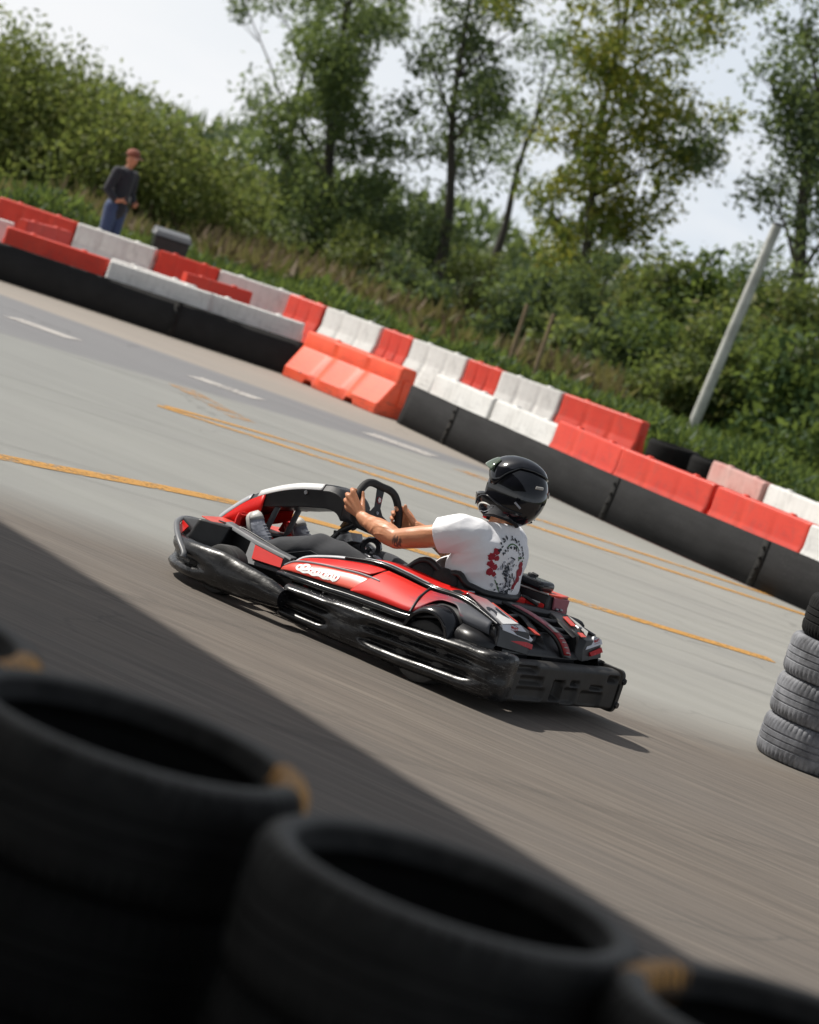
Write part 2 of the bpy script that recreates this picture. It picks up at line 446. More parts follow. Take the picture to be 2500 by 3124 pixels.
# side bumpers
def side_bumper(s):
    path = [Vector((1.335-.02*i, .60, 0)) for i in range(66 if s > 0 else 64)]
    for i in range(1, 15 if s > 0 else 1):
        a = pi/2*i/14*1.0; path.append(Vector((.035-.085*sin(a), .60-.085*(1-cos(a)), 0)))
    for i in range(1, 4 if s > 0 else 1): path.append(Vector((-.05, .515-.02*i, 0)))
    rows = []; k = len(path); L = 0
    for i, p in enumerate(path):
        if i: L += (p-path[i-1]).length
        x = 1.335-L
        t = (path[min(i+1, k-1)]-path[max(i-1, 0)]).normalized(); o = Vector((t.y, -t.x, 0))
        if o.dot(Vector((p.x-.6, p.y, 0))) < 0: o = -o
        zt = lerpt([(-.2,.296),(-.12,.315),(-.05,.322),(.05,.306),(.215,.300),(.607,.268),(1.04,.236),(1.335,.222)], x)
        zb = lerpt([(-.1,.062),(.2,.05),(.5,.035),(1.0,.03),(1.335,.035)], x)
        blk = min(1, ss(.70,.80,x)*(1-ss(.98,1.06,x)) + (1-ss(-.02,.16,x))); end = min(1, (1.345-x)/.05); end = sqrt(max(0, 1-(1-end)**2))
        ring = []
        for j in range(37):
            a = j/36; z = zb+(zt-zb)*a; tb = 0
            for c, r, w in ((.835,.165,1.0),(.50,.15,.72),(.17,.17,.92)):
                q = 1-((a-c)/r)**2
                if q > 0: tb = max(tb, sqrt(q)*w)
            full = max(0, 1-abs((a-.5)/.5)**6)**.5*.9
            d = .075*((1-blk)*max(tb, .42*full) + blk*full)*(.35+.65*end)*(1-.70*(1-ss(-.16,.03,x))) + .004*mnoise.noise(Vector((x*9, a*4, 2.1*s)))
            q = p + o*d; ring.append((q.x, q.y*s, z))
        for zz in (zt-.02, zb+.02):
            q = p - o*.045; ring.append((q.x, q.y*s, zz))
        rows.append(ring)
    return MB().loft(rows, True, True)
for s in SD:
    side_bumper(s).build('side_bumper', M['scuffed_black'], KART, 50)

# rear bumper with moulded pockets
def pocket(y, z, P):
    d = 0
    for (y0, y1, z0, z1, dep) in P:
        e = .013
        q = ss(y0-e, y0+e, y)*(1-ss(y1-e, y1+e, y))*ss(z0-e, z0+e, z)*(1-ss(z1-e, z1+e, z))
        d = max(d, q*dep)
    return d
PK = [(.25,.44,.235,.265,.035),(-.59,-.49,.225,.252,.035),(.17,.39,.172,.208,.03),(-.05,.05,.10,.20,.05),(-.20,-.12,.185,.205,.03),(-.20,-.075,.085,.165,.022),(-.45,-.33,.175,.19,.03),(-.47,-.25,.075,.155,.022),(.13,.40,.09,.15,.018),(.46,.56,.09,.16,.02)]
rows = []
ny, nz = 150, 40
for i in range(ny+1):
    y = .555 - 1.165*i/ny; row = []
    cr = .014*ss(.46,.555,y)
    zt = .285 + .012*ss(.35,.62,y); zb = .062
    ring = [(.06, y, zt-.012), (.0, y, zt)]
    for j in range(nz+1):
        a = j/nz; z = zt-.004 - (zt-zb-.008)*a
        e = max(0, abs(a-.5)-.40)/.10; x = -.068 + cr + .028*(e**2.2) + pocket(y, z, PK) + .0025*mnoise.noise(Vector((y*8, z*12, 4)))
        ring.append((x, y, z))
    ring += [(.0, y, zb), (.06, y, zb+.012)]
    rows.append(ring)
rb = MB().loft(rows, True, True).build('rear_bumper', M['rear_black'], KART, 42)
def rr(cx, cz, hx, hz, r, y, k=6):
    out = []
    for qx, qz, a0 in ((1,1,0),(-1,1,pi/2),(-1,-1,pi),(1,-1,3*pi/2)):
        for i in range(k+1):
            a = a0+pi/2*i/k; out.append((cx+qx*(hx-r)+r*cos(a), y, cz+qz*(hz-r)+r*sin(a)))
    return out
mb = MB().loft([rr(.03,.172,.105,.118,.03,-.622), rr(.03,.172,.108,.120,.035,-.645), rr(.03,.170,.10,.112,.04,-.665), rr(.03,.168,.08,.095,.04,-.676)])
ec = mb.build('end_cap', M['rear_black'], rb, 40)
for z in (.235, .10): MB().lathe([(0,.012),(.016,.012),(.02,.004),(.02,0)], Matrix.Translation((-.074, -.644, z)) @ Matrix.Rotation(-pi/2, 4, 'Y'), 14).build('cap_bolt', M['black_gloss'], rb, 40)

# side pods
def pod(s):
    RID = [(1.47,.475,.268),(1.44,.425,.335),(1.32,.405,.385),(1.15,.40,.43),(.963,.40,.463),(.80,.40,.462),(.604,.405,.452),(.40,.432,.466),(.25,.458,.448),(.10,.492,.418)]
    LOW = [(1.505,.505,.24),(1.41,.545,.252),(1.28,.565,.262),(1.12,.575,.272),(.975,.585,.285),(.75,.61,.30),(.54,.63,.315),(.40,.60,.355),(.25,.55,.36),(.075,.495,.345)]
    R = catmull(RID, 5); L = catmull(LOW, 5); rows = []
    for a, b in zip(R, L):
        row = []
        for j in range(9):
            t = j/8; p = a.lerp(b, t); p.y += .022*sin(pi*t); p.z += .012*sin(pi*t)
            row.append((p.x, p.y*s, p.z))
        rows.append(row)
    k = len(rows); ia = 21                                  # panels change colour near x = 0.96
    body = MB().grid([ [ (p[0], p[1]-.011*s, p[2]-.009) for p in r] for r in rows]).build('side_pod', M['black_plastic'], KART, 50, solid=.010, offset=0)
    def patch(u0, u1, name, mat, parent, off=.004):         # u in ridge index units, t0/t1 callables across
        pr = []
        a = u0
        while a <= u1+1e-6:
            i = min(int(a), k-2); f = a-i
            def P(t, i=i, f=f):
                q = t*8; j = min(int(q), 7); w = q-j
                A = Vector(rows[i][j]).lerp(Vector(rows[i][j+1]), w); B = Vector(rows[i+1][j]).lerp(Vector(rows[i+1][j+1]), w)
                return A.lerp(B, f) + Vector((0, off*s, off*.8))
            pr.append(P); a += .5
        return pr
    def panel(name, mat, u0, u1, t0, t1, off=.004, par=body):
        P = patch(u0, u1, name, mat, par, off); n = len(P); g = []
        for i, q in enumerate(P):
            w = i/(n-1); a, b = t0(w), t1(w)
            g.append([q(a+(b-a)*j/6) for j in range(7)])
        return MB().grid(g).build(name, mat, par, 60, solid=.003, offset=0)
    # lower front flash, upper flash, big rear panel
    panel('front_graphic', M['faded_red'], 1.0, 24.5, lambda w: .50-.12*ss(0,.3,w)+.10*w, lambda w: .90)
    panel('upper_graphic', M['red'], 4.0, 22.0, lambda w: .09, lambda w: .24+.16*ss(0,.5,w) if w < .93 else .40-.3*(w-.93)/.07)
    panel('rear_graphic', M['pod_graphic'], 20.0, 43.5, lambda w: .10 if w > .10 else .92-.82*(w/.10), lambda w: .93 if w < .42 else (.93-.56*ss(.42,.58,w) if w < .7 else .37+.55*ss(.68,.86,w)), .006)
    # swoosh line between the two flashes
    P = patch(1, 23, '', None, None, .008)
    MB().tube([q(.40-.02*ss(0,.3,i/len(P))+.10*i/len(P)) for i, q in enumerate(P)], .006, 8, flat=(1,.5)).build('pinstripe', M['light_grey'], body, 60)
    # ridge trim: black rail with pale edge
    rt = [Vector((p.x, p.y*s, p.z+.008)) for p in R]
    tr = MB(); tr.tube(rt[14:], .013, 10, flat=(.8,1.3)); tr.tube([p+Vector((0,-.026*s,.006)) for p in rt[16:40]], .010, 10, flat=(.8,1.2))
    tr.build('ridge_trim', M['black_gloss'], body, 60)
    MB().tube(rt[3:22], .010, 10, flat=(.6,1.3)).build('ridge_highlight', M['light_grey'], body, 60)
    MB().tube([p+Vector((0,-.013*s,.012)) for p in rt[17:30]], .0035, 8).build('chrome_strip', M['light_grey'], body, 60)
    # dark lower border rail
    lo = [Vector((p.x, (p.y+.006)*s, p.z-.012)) for p in L[:32]]
    MB().tube(lo, .017, 10, flat=(1.0,.7)).build('lower_rail', M['black_gloss'], body, 60)
    # strut across the panel
    q = patch(30, 30, '', None, None, .012)[0]
    MB().tube([q(.02), q(.5), q(.96)], .007, 8).build('panel_strap', M['black_plastic'], body, 60)
    # inner red deck toward the seat
    dk = []
    for i in range(18, 35):
        a = R[i]; w = (i-18)/23
        inn = .315 - .03*w
        dk.append([(a.x, (a.y-.02)*s, a.z+.004), (a.x-.01, (.5*(a.y+inn))*s, a.z+.022), (a.x-.02, inn*s, a.z+.026+.01*sin(pi*w)), (a.x-.02, (inn-.02)*s, a.z-.05)])
    MB().grid(dk).build('seat_deck', M['red'], body, 50, solid=.006, offset=0)
    # white script mark on the front flash
    P = patch(6, 17, '', None, None, .0075); n = len(P); mb = MB()
    def at(u, t):
        i = min(max(u*(n-1), 0), n-1.001); f = i-int(i); return P[int(i)](t).lerp(P[int(i)+1](t), f)
    for (u0, u1, t0, t1) in ((.05,.20,.56,.80),(.17,.33,.50,.74),(.34,.44,.62,.80),(.46,.56,.60,.80),(.59,.69,.62,.82),(.71,.80,.63,.83),(.83,.93,.62,.82)):
        ins, outs = [], []
        for a in [2*pi*i/18 for i in range(19)]:
            outs.append(at(.5*(u0+u1)+.58*(u1-u0)*cos(a), .5*(t0+t1)+.58*(t1-t0)*sin(a)))
            ins.append(at(.5*(u0+u1)+.20*(u1-u0)*cos(a), .5*(t0+t1)+.22*(t1-t0)*sin(a)))
        mb.grid([outs, ins])
    mb.grid([[at(u, .76+.02*sin(u*30)), at(u, .84+.02*sin(u*30))] for u in [i/24 for i in range(3, 22)]])
    mb.build('script_mark', M['white'], body, 0, recalc=False)
    # wheel arch
    ar = []
    for i in range(25):
        a = pi*(.02+.96*i/24); c = (.40, .345-.075); r = .135
        x = c[0]+1.05*r*cos(a); z = c[1]+r*sin(a)
        ar.append([(x-.06*0, .50*s, z+.012), (x, .585*s, z+.010), (x, .63*s, z-.004), (x, .66*s, z-.022), (x+(.40-x)*.10, .662*s, z-.036)])
    fd = MB().grid(ar).build('wheel_fender', M['black_gloss'], KART, 60, solid=.006, offset=0)
    tail = [[(.26,.60*s,.345),(.26,.56*s,.37),(.26,.63*s,.29)], [(.16,.575*s,.335),(.16,.52*s,.365),(.16,.60*s,.28)], [(.06,.53*s,.315),(.06,.49*s,.345),(.06,.56*s,.275)]]
    MB().grid([[t[1], t[0], t[2]] for t in tail]).build('fender_tail', M['black_plastic'], fd, 60, solid=.006, offset=0)
    return body
for s in SD: pod(s)

# nose cone
nose = MB()
nose.loft([[(2.33,-.26,.19),(2.33,.26,.19),(2.345,.25,.27),(2.345,-.25,.27)],
           [(2.30,-.46,.17),(2.30,.46,.17),(2.295,.43,.30),(2.295,-.43,.30)],
           [(2.15,-.56,.15),(2.15,.56,.15),(2.13,.50,.335),(2.13,-.50,.335)],
           [(1.99,-.46,.15),(1.99,.46,.15),(1.97,.43,.345),(1.97,-.43,.345)]])
nose = nose.build('nose_cone', M['black_plastic'], KART, 25, bevel=.012, seg=3)
for s in SD:
    p = [(2.255,.14*s,.327),(2.20,.40*s,.327),(2.08,.455*s,.341),(1.985,.40*s,.349),(2.02,.14*s,.347)]
    MB().slab(p if s > 0 else p[::-1], .006, n=(0,0,1)).build('nose_insert', M['faded_red'], nose, 30, bevel=.002)
    MB().slab([(2.275,.475*s,.225),(2.215,.525*s,.22),(2.17,.528*s,.275),(2.26,.468*s,.285)][::s], .006, n=(.5,.86*s,.25)).build('side_insert', M['red'], nose, 30)

# front panel arching from the nose to the steering wheel
ctr = [(2.34,.318,.10),(2.26,.40,.12),(2.13,.515,.14),(1.98,.605,.15),(1.83,.672,.15),(1.69,.712,.145),(1.62,.728,.14),(1.56,.722,.135),(1.52,.69,.13)]
TP = catmull([(x, w, z) for x, z, w in ctr], 6); rows = []; tops = []
for i, p in enumerate(TP):
    w = p.y; t = i/(len(TP)-1)
    th_ = .022 + .075*ss(.15,.5,t)
    dn = Vector((.55, 0, -.83)) if t < .4 else Vector((.2, 0, -.98))
    tops.append((Vector((p.x, 0, p.z)), w))
    rows.append([(p.x, -w*.70, p.z), (p.x, w*.70, p.z), (p.x-.02, w, p.z-.03), (p.x-.02-dn.x*th_*.4, w*.96, p.z-.03-th_), (p.x-.02-dn.x*th_*.4, -w*.96, p.z-.03-th_), (p.x-.02, -w, p.z-.03)])
fp = MB().loft(rows, True, True).build('front_panel', M['black_plastic'], KART, 28, bevel=.004)
strip = lambda i0, i1, a, b, off: [[Vector((tops[i][0].x - dx, tops[i][1]*u, tops[i][0].z+off-dz)) for u, dx, dz in ((-1.03,.02,.032),(-.73,0,0),(0,0,-.002),(.73,0,0),(1.03,.02,.032))] for i in range(i0, i1+1)]
MB().grid(strip(1, 12, -1, 1, .005)).build('white_stripe', M['light_grey'], fp, 60, solid=.003, offset=0)
MB().grid(strip(14, 31, -1, 1, .005)).build('white_stripe', M['white'], fp, 60, solid=.003, offset=0)
for s in SD:                                            # red cheek below the stripe
    g = []
    for i in range(1, 17):
        p, w = tops[i]; t = i/(len(TP)-1); dep = .020 + .105*ss(.02,.30,t) - .0*t
        g.append([(p.x-.022, (w+.003)*s, p.z-.028), (p.x-.022+.0, (w*.99+.002)*s, p.z-.028-dep)])
    MB().grid(g).build('red_cheek', M['red'], fp, 60, solid=.006, offset=0)
mb = MB(); mb.tube([(1.93,.10,.56),(1.98,.10,.31),(2.0,.08,.10)], .013, 8, flat=(1,1.7)); mb.tube([(1.93,-.10,.56),(1.98,-.10,.31),(2.0,-.08,.10)], .013, 8, flat=(1,1.7))
mb.build('panel_strut', M['grey_plastic'], KART, 60)
for s in SD: MB().lathe([(0,.006),(.011,.006),(.013,0)], Matrix.Translation((1.75, .152*s, .645)) @ Matrix.Rotation(-pi/2*s, 4, 'X'), 12).build('panel_bolt', M['steel'], fp, 40)

# leg guards
for s in SD:
    top = [(2.04,.375,.352),(1.77,.43,.330),(1.60,.45,.322),(1.49,.455,.318)]
    g = [[(x, (y-.045)*s, z+.006), (x, y*s, z), (x-.004, (y+.012)*s, z-.018)] for x, y, z in top]
    lg = MB().grid(g).build('leg_guard', M['light_grey'] if False else M['grey_plastic'], KART, 40, solid=.010, offset=0, bevel=.002)
    P = lambda x, y, z: (x, y*s, z)
    fr = [P(1.79,.445,.318),P(1.735,.455,.312),P(1.705,.50,.235),P(1.47,.51,.258),P(1.45,.50,.238),P(1.72,.495,.205),P(1.76,.485,.225)]
    on = Vector((0, .86*s, .5))
    MB().slab(fr, .012, n=on).build('guard_frame', M['grey_plastic'], lg, 30)
    rp = [P(1.735,.462,.309),P(1.525,.472,.298),P(1.505,.512,.262),P(1.70,.506,.240)]
    MB().slab([Vector(p)+on*.008 for p in rp], .008, n=on).build('guard_insert', M['red'], lg, 30)
    bp = [P(1.52,.47,.312),P(1.46,.478,.306),P(1.44,.51,.258),P(1.497,.51,.262)]
    MB().slab([Vector(p)+on*.006 for p in bp], .010, n=on).build('guard_end', M['black_gloss'], lg, 30)

# wheels
def kart_wheel(x, y, r, w, s, steer=0):
    t = empty('wheel', (x, y, r), steer); t.parent = KART
    MX = Matrix.Rotation(pi/2, 4, 'X')
    pr = [(r*.50,-w/2*.82),(r*.60,-w/2*.96),(r*.85,-w/2),(r*.965,-w/2*.9),(r,-w/2*.68)]
    k = len(pr); half = pr + [(r*.985,-w*.22),(r*.985,-w*.20),(r*1.003,-w*.18),(r*1.005,0)]
    full = half + [(a, -b) for a, b in reversed(half[:-1])] + [(r*.5, 0)]
    MB().lathe(full, MX, 48, closed=True).build('tyre', M['rubber'], t, 40)
    rim = [(.0,-w*.10),(.03,-w*.10),(.034,-w*.05),(r*.34,-w*.06),(r*.40,-w*.30),(r*.52,-w*.41),(r*.54,-w*.43),(r*.54,w*.43),(r*.40,w*.30),(r*.34,0),(.0,0)]
    m = MB().lathe(rim, MX, 36)
    for i in range(4):
        a = i*pi/2; m.lathe([(0,.01),(.007,.01),(.008,0)], MX @ Matrix.Translation((.028*cos(a), .028*sin(a), w*.11)), 8)
    m.build('rim', M['alloy'], t, 40)
    return t
for s in SD:
    kart_wheel(1.83, .545*s, .135, .125, s, radians(-4))
    kart_wheel(.405, .548*s, .165, .185, s)
mb = MB(); mb.tube([(.405,-.5,.165),(.405,.5,.165)], .017, 12); mb.lathe([(0,-.01),(.09,-.01),(.09,.01),(0,.01)], Matrix.Translation((.405,-.2,.165)) @ Matrix.Rotation(pi/2, 4, 'X'), 30)
mb.build('rear_axle', M['dark_steel'], KART, 40)

# seat
def seat():
    rows = []; rim = []
    for i in range(81):
        u = -1 + 2*i/80; a = abs(u); s = 1 if u >= 0 else -1
        ang = u*pi*.5
        if a < .5:
            q = a/.5; x = .405 + .16*(1-cos(q*pi/2)); y = .258*sin(q*pi/2)
        else:
            q = (a-.5)/.5; x = .565 + .50*q; y = .258 + .012*sin(q*pi)
        zt = .505 + .012*ss(.2,.35,a) + .042*math.exp(-((a-.50)/.075)**2) + .050*math.exp(-((a-.70)/.085)**2) - .22*ss(.74,1,a)
        top = Vector((x, y*s, zt)); rim.append(top)
        bx = .52 + (x-.40)*.75; by = y*.80
        rows.append([top, top.lerp(Vector((bx, by*s, .09)), .35)+Vector((-.015*(a < .5), .012*s, 0)), top.lerp(Vector((bx, by*s, .09)), .75), Vector((bx, by*s, .09)), Vector((.75, by*s*.5, .075)), Vector((.78, 0, .075))])
    return rows, rim
rows, rim = seat()
st = MB().grid(rows).build('seat', M['black_plastic'], KART, 60, solid=.014, offset=0)
MB().tube(rim, .019, 12).build('seat_rim', M['black_plastic'], st, 80)
mb = MB()
for x, z in ((.64,.530),(.775,.520)): mb.ball((x,.262,z-.03), (.088,.036,.066), 20)
mb.build('seat_bolster', M['suede'], st, 80)

# steering column, wheel, pedals
SWC = Vector((1.36,0,.645)); SU = Vector((.29,-.20,.94)).normalized(); SL = Vector((.20,.96,.16)); SL = (SL-SU*SL.dot(SU)).normalized(); SN = SL.cross(SU)   # SN points away from the driver
if SN.x < 0: SN = -SN
def sw(a, b, c=0): return SWC + SL*a + SU*b + SN*c
sc = MB(); sc.tube([sw(0,0,.03), (1.55,0,.50), (1.80,0,.16)], .017, 12); sc.tube([(1.50,.09,.50),(1.60,.12,.30),(1.62,.14,.08)], .012, 8); sc.tube([(1.50,-.09,.50),(1.60,-.12,.30),(1.62,-.14,.08)], .012, 8)
sc.tube([(1.62,.0,.67),(1.56,-.01,.60),(1.48,-.01,.535)], .017, 10)
scol = sc.build('steering_column', M['black_plastic'], KART, 60)
mb = MB(); mb.box((1.48,.0,.475), (.10,.11,.05), 0, Matrix.Rotation(.5, 3, 'Y')); mb.lathe([(.02,-.03),(.05,-.03),(.055,0),(.05,.03),(.02,.03)], Matrix.Translation((1.53,-.02,.455)) @ Matrix.Rotation(1.1, 4, 'Y'), 20)
for a in range(5): mb.ball((1.45+.03*a, .05, .48-.012*a), .009, 8)
mb.build('column_bracket', M['alloy'], scol, 35, bevel=.004)
mb = MB(); mb.lathe([(.03,-.02),(.055,-.022),(.062,0),(.055,.022),(.03,.02)], Matrix.Translation((1.335,-.01,.475)) @ Matrix.Rotation(pi/2, 4, 'X') @ Matrix.Rotation(.5, 4, 'Y'), 26, closed=True)
mb.tube([(1.335,-.01,.475),(1.36,.0,.42),(1.42,.02,.38)], .014, 8)
mb.build('adjuster_knob', M['black_gloss'], KART, 60)
mb = MB(); mb.tube([(1.33,-.02,.45),(1.30,-.02,.435),(1.26,-.03,.42)], [.016,.018,.016], 10); mb.tube([(1.33,.03,.43),(1.29,.03,.425)], .012, 8)
mb.build('fuel_switch', M['steel'], KART, 50)
mb = MB(); mb.box((1.55,-.03,.555), (.022,.06,.085), 0, Matrix.Rotation(-.35, 3, 'Y')); mb.build('instrument_box', M['brown_plastic'], KART, 30, bevel=.006, seg=3)
mb = MB(); mb.box((1.66,-.18,.455), (.06,.10,.045), 0, Matrix.Rotation(.2, 3, 'Y')); mb.tube([(1.66,-.16,.455),(1.58,-.10,.48)], .008, 8); mb.build('side_mirror', M['black_gloss'], KART, 30, bevel=.012, seg=3)

swh = empty('steering_wheel'); swh.parent = KART
rimp = [sw(a, b) for a, b in [(0,.172),(.075,.172),(.125,.150),(.166,.09),(.182,.02),(.176,-.04),(.140,-.078),(.07,-.083),(0,-.083),(-.07,-.083),(-.140,-.078),(-.176,-.04),(-.182,.02),(-.166,.09),(-.125,.150),(-.075,.172)]]
MB().tube(catmull(rimp, 5, True), .0215, 14, closed=True).build('rim', M['suede'], swh, 80)
mb = MB()
def swpoly(p, z, t): mb.slab([sw(a, b, z) for a, b in p], t, n=-SN)
swpoly([(-.030,.16),(-.026,.10),(-.024,.055),(-.05,.02),(-.165,-.02),(-.165,-.055),(-.05,-.045),(0,-.055),(.05,-.045),(.165,-.055),(.165,-.02),(.05,.02),(.024,.055),(.026,.10),(.030,.16)], 0, .006)
sp = mb.build('spoke_plate', M['black_plastic'], swh, 30, bevel=.002)
for a in range(3):
    mb = MB(); c = sw(.033*cos(pi/2+a*2*pi/3), .033*sin(pi/2+a*2*pi/3)-.012, 0)
    Q = (-SN).to_track_quat('Z', 'Y').to_matrix().to_4x4()
    mb.lathe([(0,.003),(.004,.003),(.0045,.007),(.0085,.007),(.0095,0)], Matrix.Translation(c) @ Q, 14)
    mb.build('bolt', M['steel'], sp, 40)
Q = (-SN).to_track_quat('Z', 'Y').to_matrix().to_4x4()
mb = MB(); mb.lathe([(.0155,0),(.0155,.0025),(.0185,.0025),(.0185,0)], Matrix.Translation(sw(0,.095,0)) @ Q, 24, closed=True); mb.build('emblem_ring', M['deep_red'], sp, 40)
mb = MB(); c0 = sw(0,.095,-.002)
for a, b, r in ((-.005,.007,.006),(.004,.009,.005),(-.007,-.003,.006),(.006,.0,.006),(.0,-.008,.006)): mb.lathe([(0,.002),(r,.002),(r,0)], Matrix.Translation(c0 + SL*a + SU*b) @ Q, 10)
mb.build('emblem', M['white'], sp, 40)

for s in SD:                                            # pedals
    mb = MB()
    mb.tube(catmull([(2.02,.30*s,.30),(2.05,.26*s,.40),(2.04,.17*s,.385),(1.96,.12*s,.34)], 6), .015, 8, flat=(1,1.5))
    mb.tube(catmull([(1.96,.12*s,.34),(1.89,.10*s,.30),(1.85,.10*s,.22),(1.86,.10*s,.07)], 6), .017, 8, flat=(1,1.8))
    mb.tube(catmull([(2.02,.30*s,.30),(1.93,.31*s,.22),(1.88,.31*s,.07)], 6), .013, 8, flat=(1,1.6))
    mb.box((2.05,.21*s,.38), (.02,.13,.07), 0, Matrix.Rotation(-.3, 3, 'Y'))
    mb.build('pedal', M['red'], KART, 50)

# rear body
mb = MB(); bar = catmull([(.48,.40,.478),(.44,.30,.488),(.40,.10,.486),(.37,-.15,.483),(.34,-.38,.477),(.305,-.54,.466),(.28,-.58,.456)], 6)
rows = []
for i, p in enumerate(bar):
    t = i/(len(bar)-1); w = .055*(.35+.65*ss(0,.15,t)); 
    rows.append([(p.x+w, p.y, p.z+.004), (p.x-w*.6, p.y, p.z+.006), (p.x-w, p.y, p.z-.01), (p.x-w*.9, p.y, p.z-.05), (p.x+w*.6, p.y, p.z-.045), (p.x+w, p.y, p.z-.012)])
cb = mb.loft(rows, True, True).build('cross_bar', M['grey_plastic'] if False else M['black_plastic'], KART, 40, bevel=.006, seg=3)
for x, y in ((.345,-.44),(.34,-.475),(.43,.33)): MB().ball((x,y,.489), (.012,.012,.008), 10).build('bar_bolt', M['steel'], cb, 60)
MB().tube([(.45,.30,.498),(.455,.245,.498)], .007, 8).build('bar_pin', M['steel'], cb, 60)
# engine bay block below the deck
mb = MB(); mb.box((.24,-.22,.25), (.26,.34,.22)); mb.box((.26,.16,.24), (.22,.26,.18))
for i in range(7): mb.box((.24,-.22,.375+.0), (.24,.012,.03)); 
for i in range(6): mb.box((.15+.03*i,.16,.345), (.012,.24,.05))
mb.tube(catmull([(.30,-.05,.36),(.20,.0,.40),(.12,.10,.36),(.14,.25,.33)], 6), .02, 10); mb.tube(catmull([(.33,-.30,.40),(.22,-.25,.41),(.16,-.28,.37)], 6), .014, 8)
mb.build('engine_block', M['dark_steel'], KART, 30, bevel=.004)
# rear deck moulding with two slots
DH = [(.03,.17,.350,.395,.05),(-.33,-.18,.345,.385,.05)]
rows = []
for i in range(91):
    y = .44 - .88*i/90; r = []
    for j in range(25):
        a = j/24; z = .405 - .11*a + .0*y; x = .135 - .075*ss(0,1,a) - .02*(1-min(1, abs(y)/.44)**2) + pocket(y, z, [(p[0], p[1], z0, z1, p[4]) for p, z0, z1 in ((DH[0],.338,.380),(DH[1],.338,.380))])
        r.append((x, y, z))
    rows.append(r + [(.10, y, .285), (.16, y, .40)])
rd = MB().loft(rows, True, True).build('rear_deck', M['black_plastic'], KART, 42)
mb = MB()
for s in SD: mb.tube([(.33,.03*s+.05,.47),(.22,.09*s-.02,.45),(.12,.13*s-.06,.40)], .022, 8, flat=(.5,1.4))
for y in (-.33,.30): mb.tube([(.36,y,.47),(.22,y*.95,.445),(.10,y*.92,.40)], .02, 8, flat=(.6,1.2))
mb.tube([(.27,-.05,.45),(.24,-.32,.44)], .012, 8); mb.tube([(.20,-.10,.42),(.17,-.32,.415)], .012, 8); mb.tube([(.24,.12,.45),(.22,.30,.44)], .012, 8)
mb.build('deck_rib', M['black_plastic'], rd, 60)
# centre strip: pale pink above, dark red below, white badge
def cs(w0, w1, t0, t1, off):
    A = [(.345,.085,.487),(.22,.02,.462),(.105,-.045,.418),(.06,-.10,.37),(.035,-.155,.30)]
    C = catmull(A, 6); n = len(C)-1; g = []
    for i in range(int(t0*n), int(t1*n)+1):
        p = C[i]; w = w0+(w1-w0)*i/n
        g.append([(p.x-off, p.y+w, p.z+off), (p.x-off, p.y-w, p.z+off)])
    return MB().grid(g)
cst = cs(.048,.040,0,1,.004).build('centre_strip', M['black_plastic'], KART, 60, solid=.016, offset=0)
cs(.036,.032,.12,.58,.014).build('strip_fade', M['dusty_pink'], cst, 60, solid=.003, offset=0)
cs(.034,.034,.58,.98,.014).build('strip_decal', M['deep_red'], cst, 60, solid=.003, offset=0)
g0 = cs(.018,.018,.42,.56,.018); g0.build('strip_badge', M['dull_white'], cst, 60, solid=.002, offset=0)
mb = MB()
for t in (.68,.76,.84,.92):
    C = catmull([(.345,.085,.487),(.22,.02,.462),(.105,-.045,.418),(.06,-.10,.37),(.035,-.155,.30)], 6); p = C[int(t*(len(C)-1))]
    mb.tube([(p.x-.018, p.y+.016, p.z+.016), (p.x-.018, p.y-.004, p.z+.016), (p.x-.018, p.y-.018, p.z+.015)], .003, 6)
mb.build('strip_text', M['dull_white'], cst, 60)

# tail corners: plates, lights, reflectors
def text_mesh(s, size, bold=.0):
    c = bpy.data.curves.new('t', 'FONT'); c.body = s; c.size = size; c.offset = bold; c.align_x = 'CENTER'; c.align_y = 'CENTER'
    o = bpy.data.objects.new('t', c); COL.objects.link(o); bpy.context.view_layer.update()
    me = bpy.data.meshes.new_from_object(o.evaluated_get(bpy.context.evaluated_depsgraph_get()))
    vs = [v.co.copy() for v in me.vertices]; fs = [tuple(p.vertices) for p in me.polygons]
    bpy.data.objects.remove(o); bpy.data.curves.remove(c); bpy.data.meshes.remove(me)
    return vs, fs
def place_text(mb, s, size, O, X, Y, off, bold=0, m=0):
    X = Vector(X).normalized(); Y = Vector(Y); Y = (Y - X*X.dot(Y)).normalized(); Z = X.cross(Y)
    vs, fs = text_mesh(s, size, bold)
    mb.add([Vector(O) + X*v.x + Y*v.y + Z*off for v in vs], fs, m)
